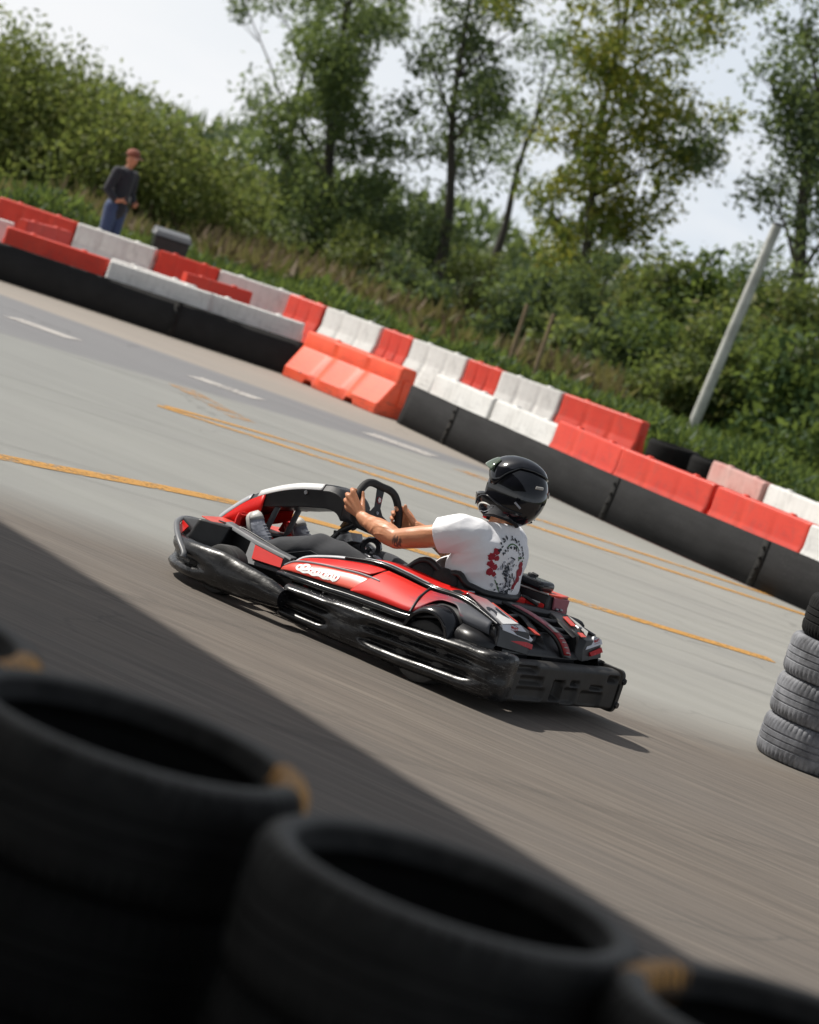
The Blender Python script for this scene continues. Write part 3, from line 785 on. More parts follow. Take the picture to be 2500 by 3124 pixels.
for s in SD:
    zz = .004 if s > 0 else 0                       # the kart squats a little to its right
    q = lambda x, y, z: Vector((x, y*s, z+zz))
    dirn = 1 if s > 0 else -1
    def sl_(p, th, n=None): return MB().slab(p if s < 0 else p[::-1], th, n=n)
    tc_ = MB(); yo = .462 if s > 0 else .482; yt = .502 if s > 0 else .540
    yi = .255 if s > 0 else .345
    A = [q(.30,.30,.481),q(.295,yo,.474),q(.083,yt,.414),q(.052,yi,.405),q(.078,yi-.04,.415)]
    Bm = [q(.30,.30,.44),q(.295,yo-.02,.43),q(.068,yt+.005,.372),q(.040,yi-.03,.352),q(.070,yi-.06,.37)]
    Bo = [q(.28,.30,.36),q(.27,yo-.01,.36),q(.055,yt+.018,.318),q(.032,yi-.02,.292),q(.062,yi-.06,.30)]
    tc_.loft([Bo, Bm, A], True, True); body = tc_.build('tail_corner', M['black_plastic'], KART, 25, bevel=.005)
    PN = (A[1]-A[0]).cross(A[2]-A[0]); PN.normalize()
    def onp(x, y, h=.005): return Vector((x, y*s, A[0].z - (PN.x*(x-A[0].x)+PN.y*(y*s-A[0].y))/PN.z + h))
    if s < 0:
        sl_([onp(.255,.372),onp(.268,.437),onp(.168,.398),onp(.168,.338)], .004).build('red_plate', M['faded_red'], body, 20)
        sl_([onp(.280,.467),onp(.142,.484),onp(.080,.374),onp(.165,.428)], .004).build('number_plate', M['dull_white'], body, 20)
        sl_([onp(.102,.308),onp(.104,.362),onp(.066,.350),onp(.060,.291)], .004).build('red_plate', M['faded_red'], body, 20)
        mb = MB(); mb.tube([(.155,-.37,.452),(.13,-.36,.446)], .010, 8); mb.ball((.14,-.385,.452), (.012,.018,.007), 8); mb.build('latch', M['steel'], body, 50)
    else:
        np_ = sl_([onp(.385,.415),onp(.33,.30),onp(.11,.285),onp(.10,.455)], .004).build('number_plate', M['number_plate'], body, 20)
        wl = sl_([onp(.20,.375,.007),onp(.155,.44,.007),onp(.10,.450,.007),onp(.108,.292,.007),onp(.15,.33,.007)], .003).build('white_field', M['white'], np_, 20)
        mb = MB(); Xq = onp(.185,.30)-onp(.185,.40); Yq = onp(.25,.365)-onp(.12,.365); place_text(mb, '21', .135, onp(.195,.362,.009), Xq, Yq, .001, .004); mb.build('number_digits', M['print_black'], np_, 0)
        sl_([onp(.30,.298),onp(.30,.280),onp(.13,.262),onp(.13,.278)], .006).build('red_edge', M['faded_red'], body, 20)
        sl_([q(.10,.205,.428),q(.085,.165,.424),q(.045,.15,.405),q(.055,.19,.41)], .006).build('red_plate', M['faded_red'], body, 20)
    # light panel, logo, reflector on the rear corner
    if s < 0:
        LPTS = [q(.088,.455,.425), q(.083,.530,.412), q(.069,.537,.392), q(.049,.345,.355), q(.054,.362,.374), q(.058,.414,.384)]
        rp_ = [q(.046,.395,.345),q(.062,.528,.376),q(.052,.540,.352),q(.038,.408,.326)]; O = q(.0765,.472,.4035)
    else:
        LPTS = [q(.092,.485,.424), q(.088,.31,.432), q(.045,.205,.376), q(.050,.225,.362), q(.082,.475,.398)]
        rp_ = [q(.080,.465,.388),q(.042,.205,.350),q(.034,.215,.326),q(.070,.465,.362)]; O = q(.082,.375,.414)
    L1, L3, L0, L2 = (LPTS[1], LPTS[3], LPTS[0], LPTS[2]) if s < 0 else (LPTS[0], LPTS[3], LPTS[1], LPTS[4])
    nl = (L1-L3).cross(L0-L3).normalized()
    if nl.x > 0: nl = -nl
    lp = MB().slab([p-nl*(p-L3).dot(nl)+nl*.010 for p in LPTS], .014, n=nl).build('light_panel', M['panel_white'], body, 25)
    nr = (rp_[1]-rp_[3]).cross(rp_[0]-rp_[3]).normalized()
    if nr.x > 0: nr = -nr
    MB().slab([p-nr*(p-rp_[3]).dot(nr)+nr*.006 for p in rp_], .014, n=nr).build('reflector', M['reflector_red'], body, 25)
    mb = MB(); Xn = (L2-L3)*(-1 if s > 0 else 1); Xn = (Xn - nl*Xn.dot(nl)).normalized(); Y = nl.cross(Xn)
    if Y.z < 0: Y = -Y
    O = O - nl*(O-L3).dot(nl) + nl*.0105
    place_text(mb, 'MKART', .019, O + Xn*.004, Xn, Y, .001, .0007)
    mb.build('logo_text', M['red'], lp, 0)
    mb = MB()
    mb.tube([O + Xn*(.003+.034*cos(a)) + Y*(.008+.008*sin(a)) for a in [pi*i/12 for i in range(13)]], .0012, 6)
    mb.build('logo_arc', M['print_black'], lp, 60)
    MB().tube([O - Xn*.028 - Y*.0135, O + Xn*.034 - Y*.0135], .0011, 6).build('logo_line', M['deep_red'], lp, 60)

# side engine box and tank on the kart's right
mb = MB(); mb.hexa([(.62,-.30,.44),(.36,-.36,.445),(.36,-.60,.44),(.62,-.55,.43),(.62,-.305,.555),(.37,-.365,.56),(.37,-.58,.55),(.62,-.54,.545)])
eb = mb.build('engine_cover', M['black_plastic'], KART, 25, bevel=.012, seg=3)
mb = MB(); mb.tube([(.62,-.30,.553),(.375,-.36,.558)], .005, 8, flat=(1,1)); mb.tube([(.625,-.288,.462),(.36,-.348,.467)], .005, 8); mb.tube([(.63,-.275,.445),(.33,-.345,.452)], .0055, 8)
mb.build('cover_trim', M['dull_white'], eb, 60)
MB().slab([(.52,-.385,.563),(.375,-.372,.566),(.352,-.46,.562),(.375,-.575,.556),(.52,-.55,.556)], .012, n=(0,0,1)).build('cover_insert', M['faded_red'], eb, 25, bevel=.004)
mb = MB(); mb.slab([(.352,-.40,.55),(.352,-.56,.545),(.352,-.56,.46),(.352,-.42,.46)], .012, n=(-1,0,0)); mb.build('cover_end', M['dusty_pink'], eb, 25, bevel=.004)
mb = MB(); mb.box((.51,-.40,.585), (.19,.16,.055), 0, Matrix.Rotation(.06, 3, 'Z')); tk = mb.build('fuel_tank', M['black_gloss'], KART, 25, bevel=.022, seg=4)
mb = MB(); mb.lathe([(0,.018),(.022,.018),(.026,.012),(.026,0)], Matrix.Translation((.53,-.39,.612)), 18); mb.tube([(.53,-.39,.63),(.49,-.38,.628)], .008, 8); mb.build('tank_cap', M['black_plastic'], tk, 40)
mb = MB(); mb.slab([(.55,-.01,.512),(.43,-.03,.512),(.405,-.20,.508),(.45,-.24,.508),(.60,-.21,.512)], .03, n=(0,0,1)); mb.slab([(.60,-.225,.51),(.43,-.25,.508),(.36,-.33,.500),(.62,-.28,.508)], .03, n=(0,0,1))
rdk = mb.build('engine_deck', M['red'], KART, 25, bevel=.005)
mb = MB(); mb.tube([(.62,-.217,.515),(.42,-.243,.513),(.37,-.29,.508)], .0045, 8); mb.build('deck_trim', M['dull_white'], rdk, 60)
mb = MB(); mb.tube([(.45,-.225,.513),(.43,-.245,.513),(.36,-.26,.495)], .010, 8); mb.build('deck_hinge', M['black_plastic'], rdk, 60)

# ------------------------------------------------------------------ driver (kart coordinates)
def wrinkle(o, amp, fn, it=1):
    me = o.data; me.update(); nor = [v.normal.copy() for v in me.vertices]
    for v, n in zip(me.vertices, nor): v.co += n*amp*fn(v.co)
    me.update()
def finger_chain(mb, K, pts, r):
    P = [Vector(K)] + [Vector(p) for p in pts]
    mb.chain(P, [r*1.08, r, r*.93, r*.82], 12)
def hand(mb, Wp, K, fing, thumb, r):
    for i, k in enumerate(K): mb.capsule(Wp, k, .021, .0155, 12)
    mb.capsule(K[0], K[3], .0145, .0135, 12); mb.capsule(Vector(Wp).lerp(Vector(K[0]), .5), Vector(Wp).lerp(Vector(K[3]), .55), .017, .018, 12)
    for k, f, q in zip(K, fing, (1, 1.04, 1, .88)): finger_chain(mb, k, f, r*q)
    mb.chain(thumb, [.018, .015, .0125, .011], 12)
body = MB()
body.chain([(.66,0,.22),(.60,0,.40),(.57,0,.60),(.575,0,.74)], [.13,.125,.135,.12], 20)
body.capsule((.60,.16,.765), (.60,-.16,.765), .075, .075, 18); body.capsule((.60,.10,.62), (.60,-.10,.62), .12, .12, 18)
body.chain([(.575,0,.80),(.568,0,.885),(.582,0,.97)], [.082,.072,.072], 20)
body.ball((.60,0,1.035), (.098,.082,.125), 22); body.ball((.635,0,.965), (.062,.055,.055), 16)               # skull, jaw
body.capsule((.690,0,1.03), (.708,0,1.005), .010, .014, 10); body.ball((.688,0,.968), (.012,.026,.006), 10)    # nose, mouth
for s in SD: body.ball((.595,.083*s,1.025), (.022,.010,.034), 10)                                              # ears
body.chain([(.62,.20,.765),(.70,.25,.735),(.80,.285,.69),(.90,.30,.648),(.985,.302,.612)], [.070,.066,.061,.059,.054], 18)      # left arm
body.chain([(.985,.302,.612),(1.06,.288,.620),(1.15,.255,.626),(1.235,.226,.630),(1.305,.205,.640)], [.054,.060,.052,.040,.034], 18)
KL_ = [(1.408,.212,.752),(1.424,.219,.720),(1.424,.219,.688),(1.412,.212,.657)]
FL_ = [[(k[0]+.022,k[1]-.015,k[2]+.006),(k[0]+.024,k[1]-.058,k[2]+.004),(k[0]-.006,k[1]-.080,k[2]+.001)] for k in KL_]
hand(body, (1.305,.205,.640), KL_, FL_, [(1.318,.195,.655),(1.352,.168,.695),(1.380,.146,.730),(1.398,.138,.758)], .0132)
body.chain([(.62,-.20,.765),(.70,-.25,.715),(.80,-.295,.655),(.90,-.33,.595),(.975,-.345,.55)], [.070,.064,.058,.055,.050], 18)    # right arm
body.chain([(.975,-.345,.55),(1.03,-.325,.572),(1.10,-.275,.610),(1.165,-.238,.632),(1.225,-.212,.652)], [.051,.055,.047,.036,.031], 18)
KR_ = [(1.325,-.212,.716),(1.340,-.219,.686),(1.338,-.219,.656),(1.325,-.212,.627)]
FR_ = [[(k[0]+.024,k[1]+.012,k[2]+.003),(k[0]+.034,k[1]+.054,k[2]-.004),(k[0]+.006,k[1]+.082,k[2]-.008)] for k in KR_]
hand(body, (1.225,-.212,.652), KR_, FR_, [(1.245,-.20,.668),(1.268,-.176,.692),(1.290,-.158,.712),(1.300,-.154,.742)], .0132)
for s in SD:                                           # legs inside the trousers
    body.chain([(.68,.10*s,.215),(1.10,.15*s,.31),(1.52,.20*s,.385),(1.70,.205*s,.305),(1.86,.212*s,.225)], [.10,.082,.056,.052,.038], 16)
    body.capsule((1.86,.212*s,.22), (1.99,.20*s,.37), .035, .026, 12)
KROT = radians(146.3); KLOC = (.965, 15.063, 0)
drv = body.build('person', M['skin'], None, 180, recalc=True)
remesh(drv, .0042, 5, .5)
def arm_relief(p):
    if p.x < .72 or p.x > 1.30 or abs(p.y) < .17 or p.z < .48: return 0
    t = p.x*14 + p.z*5
    return .6*mnoise.noise(Vector((p.x*9, p.y*22, p.z*22))) + .9*max(0, 1-5*abs(mnoise.noise(Vector((p.x*5, p.y*26, p.z*26+p.x*6)))))*ss(.98,1.1,p.x)
wrinkle(drv, .0030, arm_relief)
drv.location = KLOC; drv.rotation_euler = (0,0,KROT)
tag(drv, 'driver in white printed t-shirt and black helmet steering the go-kart', 'person')
for s in SD:
    e = MB().ball((.682,.034*s,1.045), .0145, 14); e.build('eye', M['eye_white'], drv, 180)

# t-shirt
sh = MB(); rings = []
for z, cx, ax, ay in ((.30,.67,.17,.19),(.36,.66,.20,.215),(.45,.635,.205,.235),(.53,.607,.197,.242),(.60,.588,.175,.243),(.66,.578,.160,.246),(.72,.576,.154,.252),(.77,.585,.146,.250),(.80,.594,.130,.215),(.828,.592,.108,.155),(.848,.582,.098,.115),(.864,.573,.092,.098)):
    rings.append([(cx+ax*(abs(cos(t))**.9)*(1 if cos(t) > 0 else -1), ay*(abs(sin(t))**.9)*(1 if sin(t) > 0 else -1), z + .018*(-cos(t))*ss(.8,.89,z)) for t in [2*pi*i/40 for i in range(40)]])
sh.loft(rings)
sh.chain([(.60,.165,.765),(.655,.222,.762),(.712,.258,.735),(.80,.288,.690)], [.100,.098,.092,.086], 22)
sh.chain([(.60,-.165,.765),(.66,-.222,.755),(.72,-.262,.712),(.80,-.300,.655)], [.100,.098,.092,.086], 22)
sh.capsule((.70,.10,.50), (.70,-.10,.50), .13, .13, 18)
shirt = sh.build('shirt', M['white_cotton'], drv, 180)
remesh(shirt, .0075, 10, .5)
def shirt_w(p):
    q = Vector((p.x*5, p.y*5, p.z*5))
    a = mnoise.noise(Vector((q.x*1.1+q.z*1.5, q.y*1.2, q.z*1.2-q.x)))
    b = 1-abs(mnoise.noise(Vector((q.x*1.6+q.z*2.0, q.y*2.2+q.z, q.z*1.1))))*2
    low = 1-ss(.50,.75,p.z); arm = ss(.17,.25,abs(p.y))
    return a*.8 + b*(.5*low + .75*arm + .2)
wrinkle(shirt, .0088, shirt_w)
bm = bmesh.new(); bm.from_mesh(shirt.data)                 # cut the sleeves square to the arms
for s, pc, pn in ((1,(.752,.275,.712),(.88,.18,-.44)), (-1,(.765,-.28,.69),(.82,-.30,-.49))):
    fs = [f for f in bm.faces if f.calc_center_median().y*s > .17 and f.calc_center_median().z > .55]
    geo = fs + list({e for f in fs for e in f.edges}) + list({v for f in fs for v in f.verts})
    bmesh.ops.bisect_plane(bm, geom=geo, dist=1e-5, plane_co=pc, plane_no=pn, clear_outer=True)
bm.to_mesh(shirt.data); bm.free(); shirt.data.update()
shirt.data.polygons.foreach_set('use_smooth', [True]*len(shirt.data.polygons))
q = shirt.modifiers.new('hem', 'SOLIDIFY'); q.thickness = .004; q.offset = -1
BV = BVHTree.FromPolygons([v.co.copy() for v in shirt.data.vertices], [tuple(p.vertices) for p in shirt.data.polygons])
def onback(p, q, off=.0035):
    y = .048 - p*.150; z = .668 + q*.150
    d = Vector((1,-.10,0)).normalized(); h = BV.ray_cast(Vector((-.6, y+.10, z)), d)
    return (h[0] + (h[1] if h[1].dot(d) < 0 else -h[1])*off) if h[0] else Vector((.42, y, z))
def blob(mb, c, r, k=12, jag=.0, rx=1, ry=1, off=.0035):
    P = [onback(c[0], c[1], off)]; rr_ = random.Random(int(c[0]*999+c[1]*77+r*5000))
    for i in range(k):
        a = 2*pi*i/k; q = r*(1-jag*rr_.random())
        P.append(onback(c[0]+q*rx*cos(a), c[1]+q*ry*sin(a), off))
    mb.add(P, [(0, i+1, (i+1) % k+1) for i in range(k)], MSET)
def stroke(mb, pts, w, off=.0035):
    L = []
    for i, p in enumerate(pts):
        a = Vector(pts[max(i-1, 0)]); b = Vector(pts[min(i+1, len(pts)-1)]); t = (b-a).normalized(); n = Vector((-t.y, t.x))*w
        L.append([onback(p[0]+n.x, p[1]+n.y, off), onback(p[0]-n.x, p[1]-n.y, off)])
    mb.grid(L, MSET)
pr = random.Random(5)
mb = MB(); MSET = 0
for c, r in (((-.78,.42),.15),((-.92,.22),.17),((-.70,.20),.13),((-.86,-.05),.16),((-.68,-.12),.13),((-.82,-.32),.15),((-.66,-.36),.11),((.72,.10),.18),((.84,-.10),.20),((.66,-.18),.17),((.70,-.40),.18),((.62,-.52),.15),((.56,-.68),.13)): blob(mb, c, r, 14, .35)
MSET = 1
for i in range(9):
    a = radians(168-19.5*i); c = (.72*cos(a)+.03, .36+.60*sin(a))
    for k in range(5): blob(mb, (c[0]+pr.uniform(-.05,.05), c[1]+pr.uniform(-.06,.06)), pr.uniform(.032,.058), 7, .5, off=.004)
for i in range(9):
    a = radians(165-19*i); c = (.54*cos(a)+.05, .30+.36*sin(a))
    for k in range(3): blob(mb, (c[0]+pr.uniform(-.05,.05), c[1]+pr.uniform(-.05,.05)), pr.uniform(.028,.055), 7, .5, off=.004)
for i in range(34):
    c = (pr.gauss(.0,.25), pr.uniform(-.95,.12)); q = pr.uniform(-1.4,1.4); l = pr.uniform(.04,.11)
    stroke(mb, [(c[0]+l*cos(q)*(t-.5)*2, c[1]+l*sin(q)*(t-.5)*2+.03*sin(t*5)) for t in [k/5 for k in range(6)]], pr.uniform(.012,.03), .0045)
stroke(mb, [(-.05+.30*t, .33-.06*t*t) for t in [k/6 for k in range(7)]], .022)
for t in range(8): blob(mb, (pr.uniform(-.5,.45), pr.uniform(-.95,-.55)), .05, 8, .5)
MSET = 2
for i in range(40): blob(mb, (pr.gauss(.02,.26), pr.uniform(-.9,.3)), pr.uniform(.04,.11), 9, .5, off=.003)
MSET = 3
stroke(mb, [(.46*cos(a)+.05, .36+.42*sin(a)) for a in [radians(140-10*i) for i in range(11)]], .018)
stroke(mb, [(-.55+.05*i, -.55-.055*i) for i in range(8)], .018)
for i in range(7): blob(mb, (pr.uniform(.45,.85), pr.uniform(.2,.5)), .045, 7, .5)
mb.build('shirt_print', [M['print_red'], M['print_black'], M['print_grey'], M['print_green']], shirt, 0, recalc=False)

# trousers
tr = MB()
tr.chain([(.66,.02,.24),(.70,.0,.25)], [.15,.15], 20)
for s in SD:
    tr.chain([(.68,.10*s,.225),(.88,.125*s,.275),(1.10,.155*s,.325),(1.32,.185*s,.372),(1.50,.20*s,.392)], [.125,.118,.104,.092,.080], 20)
    tr.chain([(1.50,.20*s,.392),(1.60,.205*s,.355),(1.70,.21*s,.31),(1.80,.214*s,.262)], [.080,.080,.078,.072], 20)
tro = tr.build('trousers', M['denim'], drv, 180); remesh(tro, .008, 8, .5)
def tr_w(p):
    kn = math.exp(-((p.x-1.46)/.15)**2); an = ss(1.62,1.8,p.x); hp = 1-ss(.75,1.0,p.x)
    return mnoise.noise(Vector((p.x*4, p.y*6, p.z*6)))*.7 + (1-2.4*abs(mnoise.noise(Vector((p.x*6+p.z*5, p.y*3, p.z*3-p.x*2)))))*(.15+.75*kn+.6*an+.4*hp)
wrinkle(tro, .017, tr_w)
for s in SD:                                            # outer seam
    BT = BVHTree.FromPolygons([v.co.copy() for v in tro.data.vertices], [tuple(p.vertices) for p in tro.data.polygons]); pts = []
    for i in range(24):
        x = .95+.85*i/23; z = lerpt([(.9,.29),(1.5,.375),(1.8,.25)], x); h = BT.ray_cast(Vector((x, .6*s, z)), Vector((0,-s,0)))
        if h[0]: pts.append(h[0])
    if len(pts) > 3: MB().tube(pts, .0035, 6).build('side_seam', M['denim'], tro, 80)

# shoes
for s in SD:
    Hh = Vector((1.885,.213*s,.215)); T = Vector((2.025,.20*s,.43)); X = (T-Hh).normalized(); Y = Vector((0,1,0)); Y = (Y-X*Y.dot(X)).normalized(); Z = X.cross(Y)
    if Z.x > 0: Z = -Z                                     # Z runs from sole to shin
    L = (T-Hh).length; up = []; so = []
    for i in range(15):
        t = i/14; w = lerpt([(0,.030),(.1,.038),(.35,.038),(.65,.048),(.85,.044),(.96,.028),(1,.008)], t); h = lerpt([(0,.075),(.2,.10),(.4,.095),(.6,.072),(.85,.056),(.96,.045),(1,.03)], t)
        c = Hh + X*(L*t*1.04-.005)
        up.append([c + Y*w*cos(a)*(.55+.45*(1-max(0, sin(a)))) + Z*(.012+h*max(0, sin(a))) for a in [2*pi*j/18 for j in range(18)]])
        so.append([c + Y*w*1.10*a + Z*b for a, b in ((-1,-.012),(-.6,-.016),(.6,-.016),(1,-.012),(1.02,.012),(.6,.016),(-.6,.016),(-1.02,.012))])
    up_o = MB().loft(up).build('shoe', M['grey_fabric'], drv, 180)
    MB().loft(so).build('sole', M['dull_white'], up_o, 45)
    tc = [[c + (c-(Hh+X*L*t))*.06 for c in up[i]] for i, t in ((11,11/14),(12,12/14),(13,13/14),(14,1))]
    MB().loft(tc).build('toe_cap', M['dull_white'], up_o, 180)
    mb = MB()
    for i in (5,6,7,8,9): 
        r_ = up[i]; mb.tube([r_[j]+Z*.003 for j in (3,4,5,6)], .0028, 6)
    mb.build('laces', M['light_grey'], up_o, 80)

# helmet
HC = Vector((.572,.005,1.036)); HR = Matrix.Rotation(radians(15), 3, 'X') @ Matrix.Rotation(radians(3), 3, 'Y')
def hel(th, ph, off=0):
    ct, st_ = cos(th), sin(th); cp, sp_ = cos(ph), sin(ph)
    fr = max(0, ct); lowr = max(0, -sp_)
    a = .176 + .022*fr*lowr + .006*max(0, -ct); b = .138 - .012*lowr; c = .166
    e = .88
    cpe = abs(cp)**e
    x = a*cpe*ct; y = b*cpe*st_; z = c*(abs(sp_)**.95)*(1 if sp_ > 0 else -1)
    p = Vector((x, y, z)); n = Vector((x/a**2, y/b**2, z/c**2)).normalized()
    return HC + HR @ (p*1.10 + n*off)
ph0 = lambda th: radians(-62) - radians(6)*max(0, cos(th))
NT = 72
rows = []
for i in range(31):
    rows.append([hel(2*pi*j/NT, ph0(2*pi*j/NT)+(pi/2-ph0(2*pi*j/NT))*i/30) for j in range(NT)])
hm = MB(); vs = [p for r in rows for p in r]; fs = []
for i in range(30):
    for j in range(NT):
        k = (j+1) % NT; th = ((j+.5)/NT*360+180) % 360-180; ph = math.degrees(ph0(radians(th))+(pi/2-ph0(radians(th)))*(i+.5)/30)
        if abs(th) < 66 - max(0, abs(ph-2)-18)*4 and -20 < ph < 26: continue
        fs.append((i*NT+j, i*NT+k, (i+1)*NT+k, (i+1)*NT+j))
hm.add(vs, fs); helmet = hm.build('helmet', M['helmet'], drv, 180, solid=.012)
CB = [(0,45),(30,40),(48,28),(64,8),(76,-5),(84,-3),(95,16),(112,36),(140,41),(180,42)]
rows = []
for j in range(97):
    th = -pi+2*pi*j/96; p0 = radians(lerpt(CB, abs(math.degrees(th))))
    rows.append([hel(th, p0+(radians(89.5)-p0)*(i/12)**.9, .010+.006*ss(0,.25,i/12)) for i in range(13)])
MB().grid(rows).build('helmet_cap', M['helmet'], helmet, 180, solid=.010)
vr = []
for i in range(13):
    ph = radians(27+25*i/12); vr.append([hel(radians(-70+140*j/24), ph - radians(14)*(abs(j-12)/12)**2, +.020+.010*(1-i/12)) for j in range(25)])
MB().grid(vr).build('visor', M['visor'], helmet, 180, solid=.004)
MB().tube([hel(2*pi*j/NT, ph0(2*pi*j/NT)+.02, -.004) for j in range(NT)], .009, 10, closed=True).build('neck_roll', M['helmet_lining'], helmet, 180)
lin = []
for i in range(8): lin.append([hel(2*pi*j/36, ph0(2*pi*j/36)+radians(3*i), -.016-.006*i) for j in range(36)]+[hel(0, ph0(0)+radians(3*i), -.016-.006*i)])
MB().grid(lin).build('helmet_lining', M['helmet_lining'], helmet, 180)
for s in SD:
    MB().tube(catmull([hel(radians(a)*s, radians(b), .004) for a, b in ((22,-40),(45,-30),(70,-24),(95,-32),(125,-36),(150,-34))], 6), .0045, 8, flat=(1,.6)).build('trim_line', M['black_gloss'], helmet, 80)
    sw_ = catmull([hel(radians(a)*s, radians(b), .006) for a, b in ((34,-54),(44,-45),(56,-39),(70,-38),(82,-40))], 6)
    MB().tube(sw_, [.002+.006*sin(pi*i/(len(sw_)-1)) for i in range(len(sw_))], 8, flat=(1,.4)).build('swoosh_mark', M['dull_white'], helmet, 80)
    sw_ = catmull([hel(radians(a)*s, radians(b), .006) for a, b in ((28,-57),(44,-54),(60,-55),(76,-50),(88,-42))], 6)
    MB().tube(sw_, .0022, 8).build('swoosh_line', M['light_grey'], helmet, 80)
    MB().tube([hel(radians(150+8*i)*s, radians(14+2*i), .006) for i in range(3)], .008, 8, flat=(1,.5)).build('rear_vent_glint', M['dull_white'], helmet, 80)  # pale colour paints the light reflected at the vent slots
    MB().tube([hel(radians(126+7*i)*s, radians(-20-3*i), .005) for i in range(3)], .0055, 8, flat=(1,.5)).build('side_vent_glint', M['light_grey'], helmet, 80)  # lighter tone again painted as a reflection on the slot
MB().tube([hel(radians(30), radians(-66), .004), hel(radians(20), radians(-70), .0)], .008, 8).build('chin_strap', M['red'], helmet, 80)

# ------------------------------------------------------------------ ground, track, markings
EDGE = [(-2000,44),(-30,43),(-8,42.6),(-2.4,41.6),(.2,38.2),(2.5,36.6),(4.2,34.5),(6,31),(9,25.5),(14,18),(40,-14),(2000,-1500)]
def edge_y(x): return lerpt(EDGE, x)
def terr(x, y):
    d = y - edge_y(x)
    z = -.06 + .26*ss(.0,1.6,d) + .30*ss(4,40,d) + .05*mnoise.noise(Vector((x*.25, y*.25, 0)))*ss(0,2,d)
    return z
xs = [-3000,-1200,-500,-220,-120,-80,-60,-45,-35] + [-28+.8*i for i in range(71)] + [32,40,55,80,120,220,500,1200,3000]
ys = [-600,-200,-80,-40,-20,-10,0,8,14,18] + [20+.6*i for i in range(84)] + [74,80,90,105,130,170,230,350,600,1200,3000]
gm = MB().grid([[(x, y, terr(x, y)) for x in xs] for y in ys])
def grass_ground():
    m, nt, b, out = new_mat('grass_ground'); g = N(nt); v = g.obj()
    n1 = g.noise(v, .5, 6, .6); n2 = g.noise(v, 9, 6, .65)
    c = g.mix(g.ramp(n1, [(.35, 0), (.65, 1)]), (.055,.085,.025), (.135,.115,.06))
    c = g.mix(g.ramp(n2, [(.3, 0), (.75, 1)]), c, (.04,.06,.02))
    g.l(c, b.inputs['Base Color']); b.inputs['Roughness'].default_value = .95; g.bump(n2, .8, .06, b); return m
M['grass_ground'] = grass_ground()
tag(gm.build('ground', M['grass_ground'], None, 180), kind='structure')

